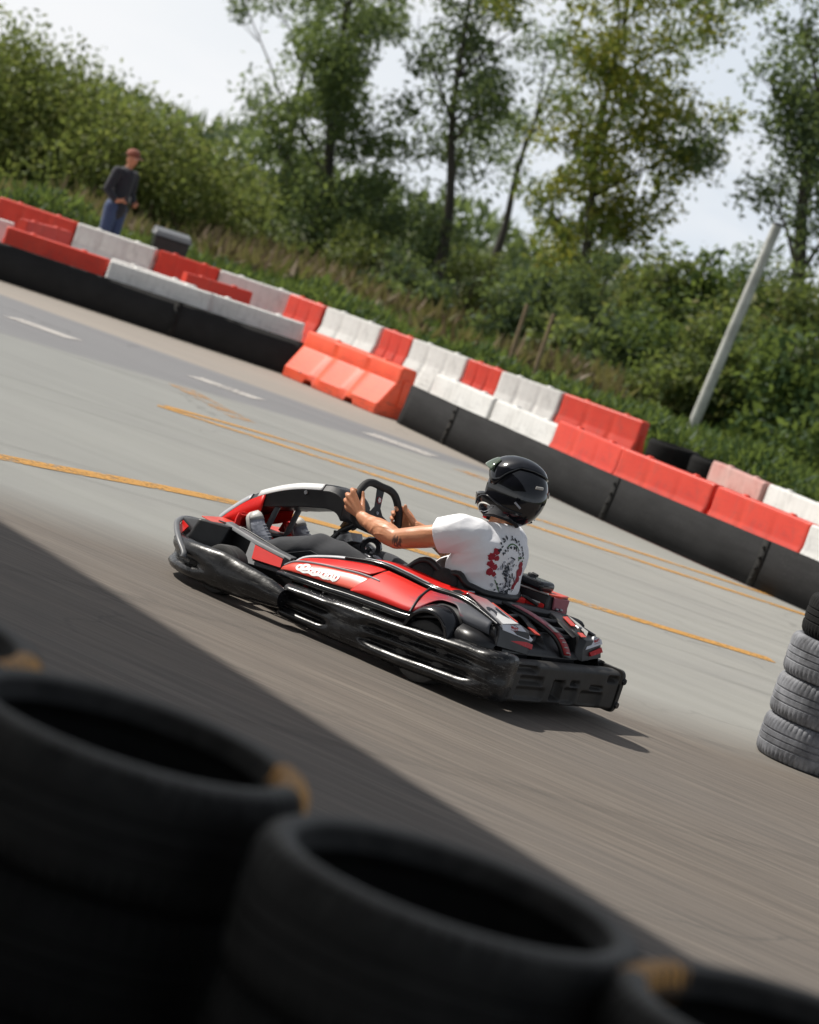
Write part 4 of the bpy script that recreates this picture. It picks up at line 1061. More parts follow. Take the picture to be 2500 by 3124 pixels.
def asphalt():
    m, nt, b, out = new_mat('asphalt'); g = N(nt); v = g.obj(); x, y, z = g.sep(v)
    ang = radians(151)
    sv = lambda a, c, r=ang: g.mapping(g.mapping(v, (1,1,1), (0,0,-r)), (a, c, 1))
    w = g.noise(v, .35, 4)                                         # wavering zone borders
    yy = g.math('ADD', y, g.math('MULTIPLY_ADD', w, 1.0, -.5))
    # worn racing surface: fine rubber streaks along the driving line
    s1 = g.noise(sv(.35, 16), 1, 9, .62); s2 = g.noise(sv(.12, 3.2), 1, 6, .6); s3 = g.noise(sv(1.4, 60), 1, 5, .6)
    grain = g.noise(v, 130, 3, .7); grain2 = g.noise(v, 420, 2, .6)
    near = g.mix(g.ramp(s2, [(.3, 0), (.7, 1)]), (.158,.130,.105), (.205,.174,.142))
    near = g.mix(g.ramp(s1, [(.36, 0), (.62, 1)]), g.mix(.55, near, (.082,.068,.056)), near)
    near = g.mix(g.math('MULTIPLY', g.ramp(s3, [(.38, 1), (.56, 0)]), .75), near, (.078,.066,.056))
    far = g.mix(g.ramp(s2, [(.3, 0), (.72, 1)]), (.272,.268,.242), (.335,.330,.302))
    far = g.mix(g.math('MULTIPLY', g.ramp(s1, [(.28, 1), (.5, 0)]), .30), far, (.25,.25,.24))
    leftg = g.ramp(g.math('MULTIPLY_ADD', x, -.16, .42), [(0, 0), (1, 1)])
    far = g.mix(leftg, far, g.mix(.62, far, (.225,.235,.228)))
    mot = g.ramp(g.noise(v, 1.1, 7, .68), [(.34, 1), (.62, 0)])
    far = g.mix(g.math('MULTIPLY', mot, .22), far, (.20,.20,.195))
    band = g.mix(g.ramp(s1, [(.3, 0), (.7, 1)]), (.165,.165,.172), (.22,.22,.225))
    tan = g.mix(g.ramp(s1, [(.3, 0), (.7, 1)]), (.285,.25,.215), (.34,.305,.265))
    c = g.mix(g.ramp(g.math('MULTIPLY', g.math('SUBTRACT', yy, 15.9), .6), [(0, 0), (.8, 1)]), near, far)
    yb = g.math('ADD', g.math('MULTIPLY_ADD', x, .30, .0), yy)       # the dark seam runs slightly askew
    c = g.mix(g.ramp(g.math('MULTIPLY', g.math('SUBTRACT', g.math('MULTIPLY_ADD', x, -.42, y), 29.3), 1.0), [(0, 0), (.35, 1)]), c, band)
    c = g.mix(g.ramp(g.math('SUBTRACT', g.math('MULTIPLY_ADD', x, .42, y), 30.4), [(0, 0), (.4, 1)]), c, tan)
    blot = g.ramp(g.noise(sv(.12, .5), 1, 5, .6), [(.32, 1), (.56, 0)])
    c = g.mix(g.math('MULTIPLY', blot, .16), c, (.10,.10,.105))
    vo = g.n('TexVoronoi', feature='DISTANCE_TO_EDGE'); vo.inputs['Scale'].default_value = .30
    wv = g.n('VectorMath', operation='ADD'); nz_ = g.n('TexNoise'); nz_.inputs['Scale'].default_value = 1.6; nz_.inputs['Detail'].default_value = 6; g.l(v, nz_.inputs['Vector']); sc2 = g.n('VectorMath', operation='SCALE'); g.l(nz_.outputs['Color'], sc2.inputs[0]); sc2.inputs['Scale'].default_value = .9; g.l(v, wv.inputs[0]); g.l(sc2.outputs[0], wv.inputs[1]); g.l(wv.outputs[0], vo.inputs['Vector'])
    crack = g.math('MULTIPLY', g.ramp(vo.outputs['Distance'], [(.0015, 1), (.006, 0)]), g.ramp(g.noise(v, .5, 3), [(.48, 0), (.62, .35)]))
    c = g.mix(crack, c, (.04,.038,.036))
    agg = g.math('ADD', g.math('MULTIPLY', grain, .6), g.math('MULTIPLY', grain2, .4))
    c = g.mix(g.ramp(agg, [(.38, .22), (.52, 0)]), c, (.03,.03,.03))
    c = g.mix(g.ramp(agg, [(.55, 0), (.72, .22)]), c, (.5,.49,.46))
    g.l(c, b.inputs['Base Color']); g.l(g.math('MULTIPLY_ADD', grain, .25, .65), b.inputs['Roughness'])
    g.bump(agg, .55, .004, b); return m
M['asphalt'] = asphalt()
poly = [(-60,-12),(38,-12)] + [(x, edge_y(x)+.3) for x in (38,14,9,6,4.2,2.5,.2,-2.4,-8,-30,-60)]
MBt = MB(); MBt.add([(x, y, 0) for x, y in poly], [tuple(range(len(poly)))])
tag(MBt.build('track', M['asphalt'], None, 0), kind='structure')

def paint(name, col, wear):
    m, nt, b, out = new_mat(name); g = N(nt); v = g.obj()
    n = g.noise(v, 26, 8, .75); n2 = g.noise(v, 3, 4)
    a = g.ramp(g.math('ADD', n, g.math('MULTIPLY', n2, .5)), [(wear, 0), (wear+.12, 1)])
    g.l(g.mix(g.ramp(n2, [(.3,0),(.7,1)]), col, tuple(c*.8 for c in col)), b.inputs['Base Color']); b.inputs['Roughness'].default_value = .6
    t = g.n('BsdfTransparent'); mx = g.n('MixShader'); g.l(a, mx.inputs[0]); g.l(t.outputs[0], mx.inputs[1]); g.l(b.outputs[0], mx.inputs[2]); g.l(mx.outputs[0], out.inputs[0]); return m
M['orange_paint'] = paint('orange_paint', (.56,.28,.05), .62)
M['faint_orange'] = paint('faint_orange_paint', (.60,.30,.08), .74)
M['white_paint'] = paint('white_paint', (.52,.49,.46), .62)
def stripe(pts, w, mat, name='painted_line', z=.004):
    P = catmull([(x, y, z) for x, y in pts], 6) if len(pts) > 2 else [Vector((x, y, z)) for x, y in pts]
    rows = []
    for i, p in enumerate(P):
        t = (P[min(i+1, len(P)-1)]-P[max(i-1, 0)]).normalized(); n = Vector((-t.y, t.x, 0))*w/2
        rows.append([p+n, p-n])
    return tag(MB().grid(rows).build(name, mat, None, 0), kind='structure')
stripe([(-6.5,15.2),(-4.2,16.9),(-2.64,18.35),(-1.7,19.5),(-1.05,20.15),(-.5,20.55),(.3,20.75),(1.3,20.8),(2.86,21.1)], .22, M['orange_paint'])
stripe([(-2.4,25.45),(.5,25.55),(3.9,25.55)], .18, M['orange_paint'])
stripe([(-2.35,25.62),(-1.6,26.0),(-.4,26.3),(.6,26.4),(3.4,26.35)], .16, M['orange_paint'])
stripe([(-2.5,28.2),(-1.7,26.7)], .3, M['faint_orange'])
for x in (-4.55,-2.55,-.66): stripe([(x,30.0),(x+.72,29.75)], .42, M['white_paint'], 'lane_dash')
stripe([(.34,29.1),(.80,28.9)], .34, M['faint_orange'], 'lane_dash')

def skid_mat():
    m, nt, b, out = new_mat('tyre_rubber_mark'); g = N(nt); v = g.obj()
    n = g.noise(g.mapping(g.mapping(v, (1,1,1), (0,0,-.2)), (.5, 9, 1)), 1, 6, .6)
    b.inputs['Base Color'].default_value = (.07,.066,.062,1); b.inputs['Roughness'].default_value = .7
    t = g.n('BsdfTransparent'); mx = g.n('MixShader'); g.l(g.math('MULTIPLY', g.ramp(n, [(.35, 0), (.7, 1)]), .14), mx.inputs[0]); g.l(t.outputs[0], mx.inputs[1]); g.l(b.outputs[0], mx.inputs[2]); g.l(mx.outputs[0], out.inputs[0]); return m
M['skid'] = skid_mat()
for pts, w in (([(-7,17.2),(-3,19.0),(0,19.9),(4,19.6),(8,18.2)],.14),([(-7,16.6),(-3,18.3),(0,19.1),(4,18.8),(8,17.3)],.14),([(-9,22),(-4,23.6),(1,23.9),(6,22.6)],.16),([(-9,21.2),(-4,22.7),(1,23.0),(6,21.6)],.15),([(-4,13.2),(-1,14.6),(2,16.0),(5,16.6)],.15),([(-1,12.0),(2,13.2),(5,14.2)],.16),([(-8,27.2),(-3,27.6),(2,25.0),(6,21.0)],.15)):
    stripe(pts, w, M['skid'], 'skid_mark', .0025)

# ------------------------------------------------------------------ barriers
def plastic(name, c, fade, dirt=.35, sat=0):
    m, nt, b, out = new_mat(name); g = N(nt); v = g.obj(); n = g.noise(v, 3, 6, .6)
    col = g.mix(g.ramp(n, [(.3,0),(.7,1)]), c, fade)
    d = g.ramp(g.noise(g.mapping(v, (3,3,1)), 4, 8, .7), [(.5, 0), (.75, dirt)])
    col = g.mix(d, col, (.10,.085,.07))
    x, y, z = g.sep(v)
    sc_ = g.ramp(g.noise(g.mapping(v, (1.5,1.5,11)), 3.2, 8, .7), [(.53, 0), (.68, .95)])
    sc_ = g.math('MULTIPLY', sc_, g.ramp(z, [(.05, 1), (.55, .15)]))
    col = g.mix(sc_, col, (.035,.032,.03))
    low = g.math('MULTIPLY', g.ramp(z, [(0, 1), (.16, 0)]), dirt)
    col = g.mix(low, col, (.09,.075,.06))
    g.l(col, b.inputs['Base Color']); b.inputs['Roughness'].default_value = .42; g.bump(g.noise(v, 40, 3), .1, .004, b)
    b.inputs['Subsurface Weight'].default_value = .0; return m
M['barrier_red'] = plastic('barrier_red', (.60,.028,.010), (.68,.052,.020))
M['barrier_orange'] = plastic('barrier_orange', (.80,.072,.02), (.84,.105,.035), .2)
M['barrier_white'] = plastic('barrier_white', (.74,.735,.71), (.64,.63,.60), .42)
M['barrier_pale'] = plastic('barrier_pale', (.50,.20,.17), (.56,.36,.32), .45)
M['belt'] = surf('rubber_belt', (.006,.006,.0065), (.010,.010,.0105), 3, .85, .1, .2, .004, 30, dirt=.15, dirtc=(.02,.02,.018))
M['belt_scuffed'] = surf('scuffed_belt', (.008,.008,.0085), (.016,.016,.017), 1.2, .85, .08, .2, .004, 30, spec=.25, stretch=(1,1,9), scratch=.10, dirt=.5, dirtc=(.04,.04,.041), dscale=1.2)
M['belt_seam'] = surf('belt_seam', (.012,.012,.012), (.02,.02,.02), 8, .8, .1, dirt=.2, spec=.2)
BMESH = {}
def barrier_mesh(L, H, W, key):
    if key in BMESH: return BMESH[key]
    prof = [(.50,.0),(.50,.20),(.48,.23),(.24,.64),(.21,.68),(.195,.95),(.165,1.0)]
    rows = []; n = 60
    for i in range(n+1):
        x = -L/2 + L*i/n; e = min(1, (L/2-abs(x))/.03); e = .86+.14*sqrt(max(0, 1-(1-e)**2))
        rib = 1 - .11*math.exp(-((abs((x/L*3+.5) % 1-.5)-.5)/.10)**2)*(abs(x) < L*.42)
        foot = .6 if (abs(abs(x)-L*.22) < .09) else 0
        ring = []
        for sgn in (1, -1):
            pp = prof if sgn > 0 else prof[::-1]
            for w, z in pp:
                k = rib if .15 < z < .95 else 1
                zz = z
                if z < .01 and foot: zz = .10
                ring.append((x, sgn*w*W*e*k, zz*H))
        rows.append(ring)
    m = MB().loft(rows, True, True)
    for s in SD: m.box((s*(L/2+.004), 0, H*.5), (.03, W*.16, H*.55))         # interlocking tongue
    for xx in (-L*.25, L*.25): m.lathe([(0,.018),(.035,.018),(.045,0)], Matrix.Translation((xx, 0, H)), 12)
    o = m.build('barrier_proto', M['barrier_red'], None, 30, bevel=.012)
    bake(o); me = o.data; bpy.data.objects.remove(o); BMESH[key] = me; return me
def barrier(x, y, rz, L, H, W, mat, label, group=None, z=0, tilt=0):
    me = barrier_mesh(L, H, W, (L, H, W)).copy(); me.materials.clear(); me.materials.append(M[mat])
    o = bpy.data.objects.new('water_barrier', me); COL.objects.link(o); o.location = (x+rnd.uniform(-.03,.03), y+rnd.uniform(-.05,.05), z); o.rotation_euler = (tilt, 0, rz+rnd.gauss(0,.03))
    return tag(o, label, 'barrier', group)
def along(P, d):                                     # point and heading at distance d on a polyline
    P = [Vector((x, y, 0)) for x, y in P]
    for a, b in zip(P, P[1:]):
        l = (b-a).length
        if d <= l or b is P[-1]: 
            t = (b-a)/l; return a+t*d, atan2(t.y, t.x)
        d -= l
G1 = 'red and white water barriers lining the track'
FL_L = [(-9.5,35.5),(-5.56,35.45),(-1.85,35.1)]
d = 0
cols = [('barrier_red','red barrier behind the black belt, leftmost in the front row'),('barrier_red','red barrier behind the black belt, second from the left edge'),('barrier_red','red barrier behind the black belt, last red before the white pair'),('barrier_white','grimy white barrier behind the black belt beside the red ones'),('barrier_white','grimy white barrier behind the black belt next to the bare orange one')]
for i, (mt, lb) in enumerate(cols):
    p, a = along(FL_L, [.7,2.15,3.6+.85,5.55+.25,6.95][i]); barrier(p.x, p.y, a, 1.32, .64, .40, mt, lb, G1)
barrier(-1.12, 33.95, atan2(-1.75,1.42), 1.95, .60, .62, 'barrier_orange', 'bright orange barrier standing bare between the two black belts')
FR = [(-.38,33.1),(1.75,29.05),(3.66,26.25),(5.6,23.5),(8,20)]
lbs = [('barrier_white','dirty white barrier right after the orange one above the grey belt'),('barrier_white','dirty white barrier over the grey belt just before the red run'),('barrier_red','first red barrier of the run above the driver helmet'),('barrier_red','middle red barrier of the run above the grey belt'),('barrier_red','last red barrier before the white one at the right edge'),('barrier_white','white barrier over the grey belt at the right edge of the photo')]
for i, (mt, lb) in enumerate(lbs):
    p, a = along(FR, .78+1.5*i); n = Vector((-sin(a), cos(a), 0))*.26
    barrier(p.x+n.x, p.y+n.y, a, 1.46, .66 if i < 2 else .72, .42, mt, lb, G1)
def belt(P, h, mat, label, off=0, lean=.04):
    C = catmull([(x, y, 0) for x, y in P], 10); rows = []
    for i, p in enumerate(C):
        t = (C[min(i+1, len(C)-1)]-C[max(i-1, 0)]).normalized(); n = Vector((t.y, -t.x, 0))
        wv = .015*mnoise.noise(Vector((p.x*1.3, p.y*1.3, 1)))
        rows.append([p + n*(off+.03+wv) + Vector((0,0,.006)), p + n*(off+wv*1.2) + Vector((0,0,h*.5)), p + n*(off-lean*.3+wv) + Vector((0,0,h+wv*.6))])
    bo = tag(MB().grid(rows).build('rubber_belt', mat, None, 180, solid=.014, offset=0), label, 'belt')
    k = len(rows)
    for i in range(6, k-2, 15):
        t = (rows[i+1][1]-rows[i-1][1]).normalized(); n = Vector((t.y, -t.x, 0)); sm = MB()
        A = [rows[i][j]+n*.014 for j in (0, 1, 2)]
        sm.grid([[p - t*.045, p + t*.045] for p in A])
        for j in range(4):
            c = A[0].lerp(A[2], .15+.23*j); sm.ball(c+n*.004, .016, 8)
        sm.build('seam_strip', M['belt_seam'], bo, 40, solid=.006, offset=0)
    return bo
belt([(-9.6,35.15),(-5.56,35.05),(-3.6,34.9),(-1.80,34.70)], .44, M['belt'], 'black rubber belt standing along the barriers on the left', .02, .0)
belt([(-.42,32.80),(.6,30.9),(1.75,28.75),(2.7,27.3),(3.66,25.95),(5.6,23.2),(8,19.7)], .46, M['belt_scuffed'], 'scuffed grey rubber belt along the barriers behind the driver')
# second row
R2 = [(2.42,35.25),(.21,36.9),(-2.6,39.5),(-6.7,40.1),(-9.8,40.2)]
seq = [('red',1.28,'long red barrier ending the back row beside the black tyres'),('white',.98,'white barrier of the back row, first one left of its red end'),('red',.58,'short red barrier of the back row above the red run start'),('white',1.02,'white barrier of the back row above the white front barriers'),('red',.58,'short dark red barrier of the back row right of the orange one'),('white',1.12,'white barrier of the back row above the orange one'),('red',.72,'short red barrier of the back row above the end of the left belt'),
 ('white',1.2,'white barrier of the back row above the left belt'),('red',.9,'short red barrier of the back row right of the dark bin'),('white',1.2,'white barrier of the back row below the dark bin'),('red',1.2,'red barrier of the back row right of the standing person'),('white',1.0,'white barrier of the back row in front of the standing person'),('red',1.2,'red barrier of the back row left of the standing person'),('white',1.2,'white barrier of the back row at the left edge')]
q_ = 0
for c_, l_, lb_ in seq:
    p, a = along(R2, q_+l_/2); q_ += l_; barrier(p.x, p.y, a, l_-.03, .78, .44, 'barrier_'+c_, lb_, 'red and white barriers of the back row')
barrier(-5.55, 37.3, radians(62), 1.0, .72, .42, 'barrier_red', 'red barrier turned end-on between the two rows on the left')
barrier(-4.1, 37.8, radians(-14), 1.2, .55, .42, 'barrier_white', 'low white barrier lying askew between the rows below the person')
barrier(-2.95, 37.2, radians(-25), 1.2, .50, .42, 'barrier_white', 'low white barrier askew between the rows above the left belt')
barrier(-6.6, 37.6, radians(8), 1.2, .60, .42, 'barrier_white', 'white barrier lying between the rows at the far left')
barrier(-3.35, 38.4, radians(30), 1.0, .66, .42, 'barrier_red', 'red barrier turned askew between the rows left of the orange one')
R3 = [(3.1,32.6),(4.1,30.6),(5.2,28.4),(6.6,25.6)]
for i, (mt, lb) in enumerate([('barrier_pale','faded pink barrier behind the red run near the pale pole'),('barrier_white','faded white barrier behind the red run at right'),('barrier_pale','faded pink barrier behind the white one at the right edge'),('barrier_white','faded white barrier furthest along at the right edge')]):
    p, a = along(R3, .65+1.3*i); barrier(p.x, p.y, a, 1.25, .72, .42, mt, lb, 'faded barriers behind the front row')

# ------------------------------------------------------------------ car tyres
def tyre_mat(name='old_tyre', patch=1):
    m, nt, b, out = new_mat(name); g = N(nt); v = g.obj(); x, y, z = g.sep(v)
    n = g.noise(v, 7, 6, .65)
    col = g.mix(g.ramp(n, [(.3,0),(.7,1)]), (.0045,.0045,.0047), (.010,.0097,.0094))
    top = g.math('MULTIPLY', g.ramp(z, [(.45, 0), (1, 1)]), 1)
    dust_sheen = g.math('MULTIPLY', g.ramp(g.noise(v, 16, 8, .7), [(.4, 0), (.8, 1)]), .3)
    col = g.mix(g.math('MULTIPLY', g.math('ADD', dust_sheen, g.ramp(z, [(.098, 0), (.109, .75)]), clamp=True), g.ramp(z, [(.06, .2), (.1, 1)])), col, (.17,.165,.155))  # speckled dirt plus a painted grey highlight on the upper ring
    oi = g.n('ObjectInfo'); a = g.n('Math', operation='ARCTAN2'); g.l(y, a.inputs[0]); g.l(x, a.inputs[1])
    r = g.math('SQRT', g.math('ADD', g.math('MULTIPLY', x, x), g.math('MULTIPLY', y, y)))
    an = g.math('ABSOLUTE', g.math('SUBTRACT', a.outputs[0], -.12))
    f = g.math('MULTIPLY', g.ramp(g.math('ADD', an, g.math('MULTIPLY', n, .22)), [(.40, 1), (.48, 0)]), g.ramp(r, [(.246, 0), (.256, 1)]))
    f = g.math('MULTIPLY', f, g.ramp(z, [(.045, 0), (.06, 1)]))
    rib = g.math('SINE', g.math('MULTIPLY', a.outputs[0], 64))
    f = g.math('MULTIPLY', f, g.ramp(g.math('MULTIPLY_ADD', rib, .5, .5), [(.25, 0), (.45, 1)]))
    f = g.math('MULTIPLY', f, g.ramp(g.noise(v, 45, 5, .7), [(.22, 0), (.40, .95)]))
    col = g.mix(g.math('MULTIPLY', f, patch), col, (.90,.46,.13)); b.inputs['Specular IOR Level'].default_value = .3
    g.l(col, b.inputs['Base Color']); g.l(g.math('MULTIPLY_ADD', n, .3, .55), b.inputs['Roughness']); g.bump(g.noise(v, 50, 4), .3, .002, b); return m
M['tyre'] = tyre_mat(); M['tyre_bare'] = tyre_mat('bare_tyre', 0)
M['tyre_plain'] = surf('plain_tyre', (.004,.004,.0042), (.008,.008,.008), 7, .8, .1, .3, .002, 60, spec=.2, dirt=.15, dirtc=(.016,.015,.014))
M['tyre_grey'] = surf('painted_grey_tyre', (.34,.35,.38), (.22,.23,.26), 5, .55, .1, .3, .002, 60, dirt=.95, dirtc=(.03,.03,.032), dscale=9)
def tyre_mesh(R=.315, r=.243, w=.220):
    h = w/2
    prof = [(r,-h*.62,0),(r+.012,-h*.80,0),(r+.014,-h*.95,0),(r+.026,-h,0),(R-.030,-h*1.0,0),(R-.014,-h*.93,.6),(R-.004,-h*.78,1),(R,-h*.55,.5),(R,-h*.36,.15),(R-.005,-h*.34,0),(R-.005,-h*.28,0),(R,-h*.26,.15),(R+.001,-h*.04,.15),(R-.005,-h*.02,0)]
    P = prof + [(a, -b, c) for a, b, c in reversed(prof)] + [(r+.035,h*.80,-1),(r+.07,h*.86,-1)][:0]
    # inner side of the carcass
    P += [(r+.016,h*.45,0),(r+.035,h*.70,0),(R-.03,h*.72,0),(R-.02,0,0),(R-.03,-h*.72,0),(r+.035,-h*.70,0),(r+.016,-h*.45,0)]
    n = 256; m = MB(); vs = []; fs = []; k = len(P)
    for j in range(n):
        a = 2*pi*j/n; g = 1 if j % 4 == 0 else 0
        for q, z, c in P:
            dr = -.005*g*c if c > 0 else 0
            vs.append(((q+dr)*cos(a), (q+dr)*sin(a), z*(1-.035*g*(c > .5))))
    for j in range(n):
        b = (j+1) % n
        for i in range(k):
            q = (i+1) % k; fs.append((j*k+i, b*k+i, b*k+q, j*k+q))
    m.add(vs, fs); o = m.build('tyre_proto', M['tyre'], None, 32); me = o.data; bpy.data.objects.remove(o); return me
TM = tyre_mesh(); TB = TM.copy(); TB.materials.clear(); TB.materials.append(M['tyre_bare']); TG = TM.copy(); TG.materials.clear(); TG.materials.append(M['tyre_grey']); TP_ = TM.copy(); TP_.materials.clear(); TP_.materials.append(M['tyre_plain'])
def tyre(x, y, z, rz, label, me=None, group=None, sc=1, tx=0, ty=0):
    o = bpy.data.objects.new('car_tyre', me or TM); COL.objects.link(o); o.location = (x, y, z); o.rotation_euler = (tx, ty, rz); o.scale = (sc, sc, sc)
    return tag(o, label, 'tyre', group)
STK = [(-.845,5.08,radians(-4),'far left'),(-.322,4.76,radians(14),'left'),(.243,4.375,radians(75),'middle'),(.80,4.15,radians(160),'right'),(1.40,3.98,radians(160),None)]
GT = 'stacked car tyres in the dark foreground'
names = {'far left':'black tyre topping the stack cut off at the left edge','left':'black tyre with orange paint topping the left foreground stack','middle':'black tyre topping the middle foreground stack','right':'black tyre with orange paint topping the stack at the lower right corner'}
for x, y, rz, nm in STK:
    for k in range(6):
        if nm is None: continue
        top = (k == 5)
        if nm in ('far left','right') and k < 3: continue
        if k < 2: continue
        lb = names[nm] if top else 'black tyre lower in the ' + nm + ' foreground stack, ' + ['bottom','fifth','fourth','third from the top','just under the top one'][k]
        if not top: lb = {4:'black tyre directly under the top tyre of the '+nm+' foreground stack',3:'black tyre third from the top in the '+nm+' foreground stack',2:'black tyre fourth from the top in the '+nm+' foreground stack'}[k]
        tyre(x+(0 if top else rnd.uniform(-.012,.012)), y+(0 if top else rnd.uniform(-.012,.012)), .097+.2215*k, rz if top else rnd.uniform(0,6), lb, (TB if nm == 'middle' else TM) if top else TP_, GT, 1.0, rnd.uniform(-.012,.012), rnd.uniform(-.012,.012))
    for k in range(2 if nm not in ('far left','right',None) else 3 if nm else 0):
        if nm: tyre(x+rnd.uniform(-.012,.012), y+rnd.uniform(-.012,.012), .110+.2215*k, rnd.uniform(0,6), 'black tyre low in the foreground wall, hidden in shadow near the ground', TP_, GT)
for k in range(4):
    tyre(2.62+(.03 if k == 3 else 0), 16.35, .119+.239*k, rnd.uniform(0,6), ['grey painted tyre at the foot of the stack on the right edge','grey painted tyre second from the ground on the right edge','grey painted tyre third from the ground on the right edge','dark tyre on top of the grey stack at the right edge'][k], TG if k < 3 else TP_, 'tyre stack at the right edge of the track', 1.08)
for i, (x, y, z) in enumerate([(2.75,34.3,.11),(2.75,34.3,.33),(2.75,34.3,.55),(3.2,33.6,.11),(3.2,33.6,.33),(3.22,33.6,.55)]):
    tyre(x, y, z, i, ['lowest black tyre in the stack touching the last back-row barrier','middle black tyre in the stack touching the last back-row barrier','top black tyre in the stack touching the last back-row barrier','lowest black tyre in the stack by the faded pink barrier','middle black tyre in the stack by the faded pink barrier','top black tyre in the stack by the faded pink barrier'][i], TP_, 'black tyres between the barrier rows', 1.0)

# ------------------------------------------------------------------ unseen flat roof on posts, added to throw the big shadow
CH = 9.5; off = Vector((-LT.x/-LT.z*CH, -LT.y/-LT.z*CH))
A_ = Vector((-2.085,15.54))+off; B_ = Vector((1.554,10.27))+off; dv = (B_-A_).normalized()
A_ = A_ - dv*4.0; B_ = B_ + dv*20
added_canopy = empty('added_canopy', (B_.x-9, B_.y, 0), 0, 'unseen flat roof added over the tyre wall to throw the wide shadow', 'added_canopy')
nn = Vector((dv.y, -dv.x)); 
if nn.x > 0: nn = -nn
Pc = [A_, B_, B_+nn*24, A_+nn*24]; o3 = Vector((B_.x-9, B_.y, 0))
M['roof'] = surf('roof_sheet', (.30,.30,.31), (.24,.24,.25), 3, .5, .1)
MB().slab([Vector((p.x, p.y, CH+.15))-o3 for p in Pc], .15, n=(0,0,1)).build('roof', M['roof'], added_canopy, 30)
for p in Pc:
    q = Vector((p.x, p.y, 0)) + (Vector((sum(c.x for c in Pc)/4, sum(c.y for c in Pc)/4, 0))-Vector((p.x, p.y, 0))).normalized()*.5
    MB().tube([q-o3, q-o3+Vector((0,0,CH))], .07, 12).build('post', M['dark_steel'], added_canopy, 60)

# ------------------------------------------------------------------ bystander
def standing(x, y, z, rz):
    b = MB()
    for s in SD:
        b.chain([(0,.10*s,.92),(.02,.11*s,.50),(-.01,.11*s,.09)], [.088,.060,.042], 14); b.chain([(-.03,.11*s,.05),(.16,.12*s,.035)], [.045,.036], 12)
        b.chain([(-.01,.19*s,1.42),(-.03,.25*s,1.15),(.15,.20*s,1.02)], [.055,.045,.036], 14)
        b.capsule((.15,.20*s,1.02), (.22,.16*s,1.05), .034, .026, 12)
        for f in range(4): b.chain([(.22,(.16-.018*f+.02)*s,1.06-.012*f),(.26,(.13-.018*f+.02)*s,1.06-.012*f),(.25,(.10-.018*f+.02)*s,1.05-.012*f)], [.009,.008,.007], 8)
        b.chain([(.20,.15*s,1.07),(.24,.12*s,1.10)], [.011,.009], 8)
    b.chain([(0,0,.92),(-.01,0,1.15),(-.01,0,1.38)], [.13,.125,.14], 18); b.capsule((-.01,.12,1.42), (-.01,-.12,1.42), .07, .07, 14)
    b.chain([(0,0,1.46),(.02,0,1.56)], [.058,.052], 14); b.ball((.03,0,1.66), (.095,.075,.118), 20); b.ball((.065,0,1.60), (.05,.048,.045), 14)
    b.capsule((.12,0,1.66), (.132,0,1.635), .010,.013, 8); b.ball((.112,0,1.595), (.01,.022,.006), 8)
    for s in SD: b.ball((.025,.076*s,1.65), (.02,.01,.032), 8)
    o = b.build('person', M['skin_plain'], None, 180); remesh(o, .012, 3); o.location = (x, y, z); o.rotation_euler = (0,0,rz)
    j = MB(); j.chain([(0,0,.90),(-.01,0,1.15),(-.01,0,1.38)], [.155,.15,.155], 18); j.capsule((-.01,.13,1.42), (-.01,-.13,1.42), .085, .085, 14)
    for s in SD: j.chain([(-.01,.19*s,1.43),(-.03,.26*s,1.15),(.12,.215*s,1.03)], [.075,.062,.052], 14)
    remesh(j.build('jacket', M['navy_cloth'], o, 180), .014, 4)
    t = MB()
    for s in SD: t.chain([(0,.09*s,.92),(.02,.11*s,.50),(-.01,.11*s,.10)], [.115,.082,.072], 14)
    t.chain([(0,.06,.92),(0,-.06,.92)], [.13,.13], 14)
    remesh(t.build('jeans', M['blue_denim'], o, 180), .014, 4)
    MB().lathe([(.106,-.01),(.104,.03),(.085,.075),(.045,.098),(0,.104)], Matrix.Translation((.02,0,1.70)), 24).build('cap', M['cap_cloth'], o, 60, solid=.006)
    c = MB(); c.slab([(.10,-.07,1.70),(.19,-.05,1.685),(.205,0,1.683),(.19,.05,1.685),(.10,.07,1.70)], .006); c.build('cap_peak', M['cap_cloth'], o, 30)
    for s in SD: MB().ball((.112,.032*s,1.668), .011, 10).build('eye', M['eye_white'], o, 180)
    return o
M['skin_plain'] = surf('skin_plain', (.55,.26,.15), (.48,.21,.12), 12, .5, .08)
M['cap_cloth'] = cloth('cap_cloth', (.26,.08,.045), (.20,.06,.035), .003, 20)
tag(standing(-5.38, 41.9, terr(-5.38, 41.9)+.22, radians(-35)), 'person in dark jacket, blue jeans and reddish cap standing behind the barriers', 'person')
bn = empty('waste_bin', (-4.62,43.2,terr(-4.62,43.2)-.08), .2, 'dark waste bin with a grey lid on the grass right of the standing person', 'bin')
MB().loft([[(-.22,-.20,0),(.22,-.20,0),(.22,.20,0),(-.22,.20,0)],[(-.27,-.25,.78),(.27,-.25,.78),(.27,.25,.78),(-.27,.25,.78)]]).build('bin_body', M['black_plastic'], bn, 30, bevel=.02)
MB().hexa([(-.30,-.28,.78),(.30,-.28,.78),(.30,.28,.78),(-.30,.28,.78),(-.27,-.22,.86),(.27,-.22,.86),(.27,.25,.90),(-.27,.25,.90)]).build('lid', M['grey_plastic'], bn, 30, bevel=.015)

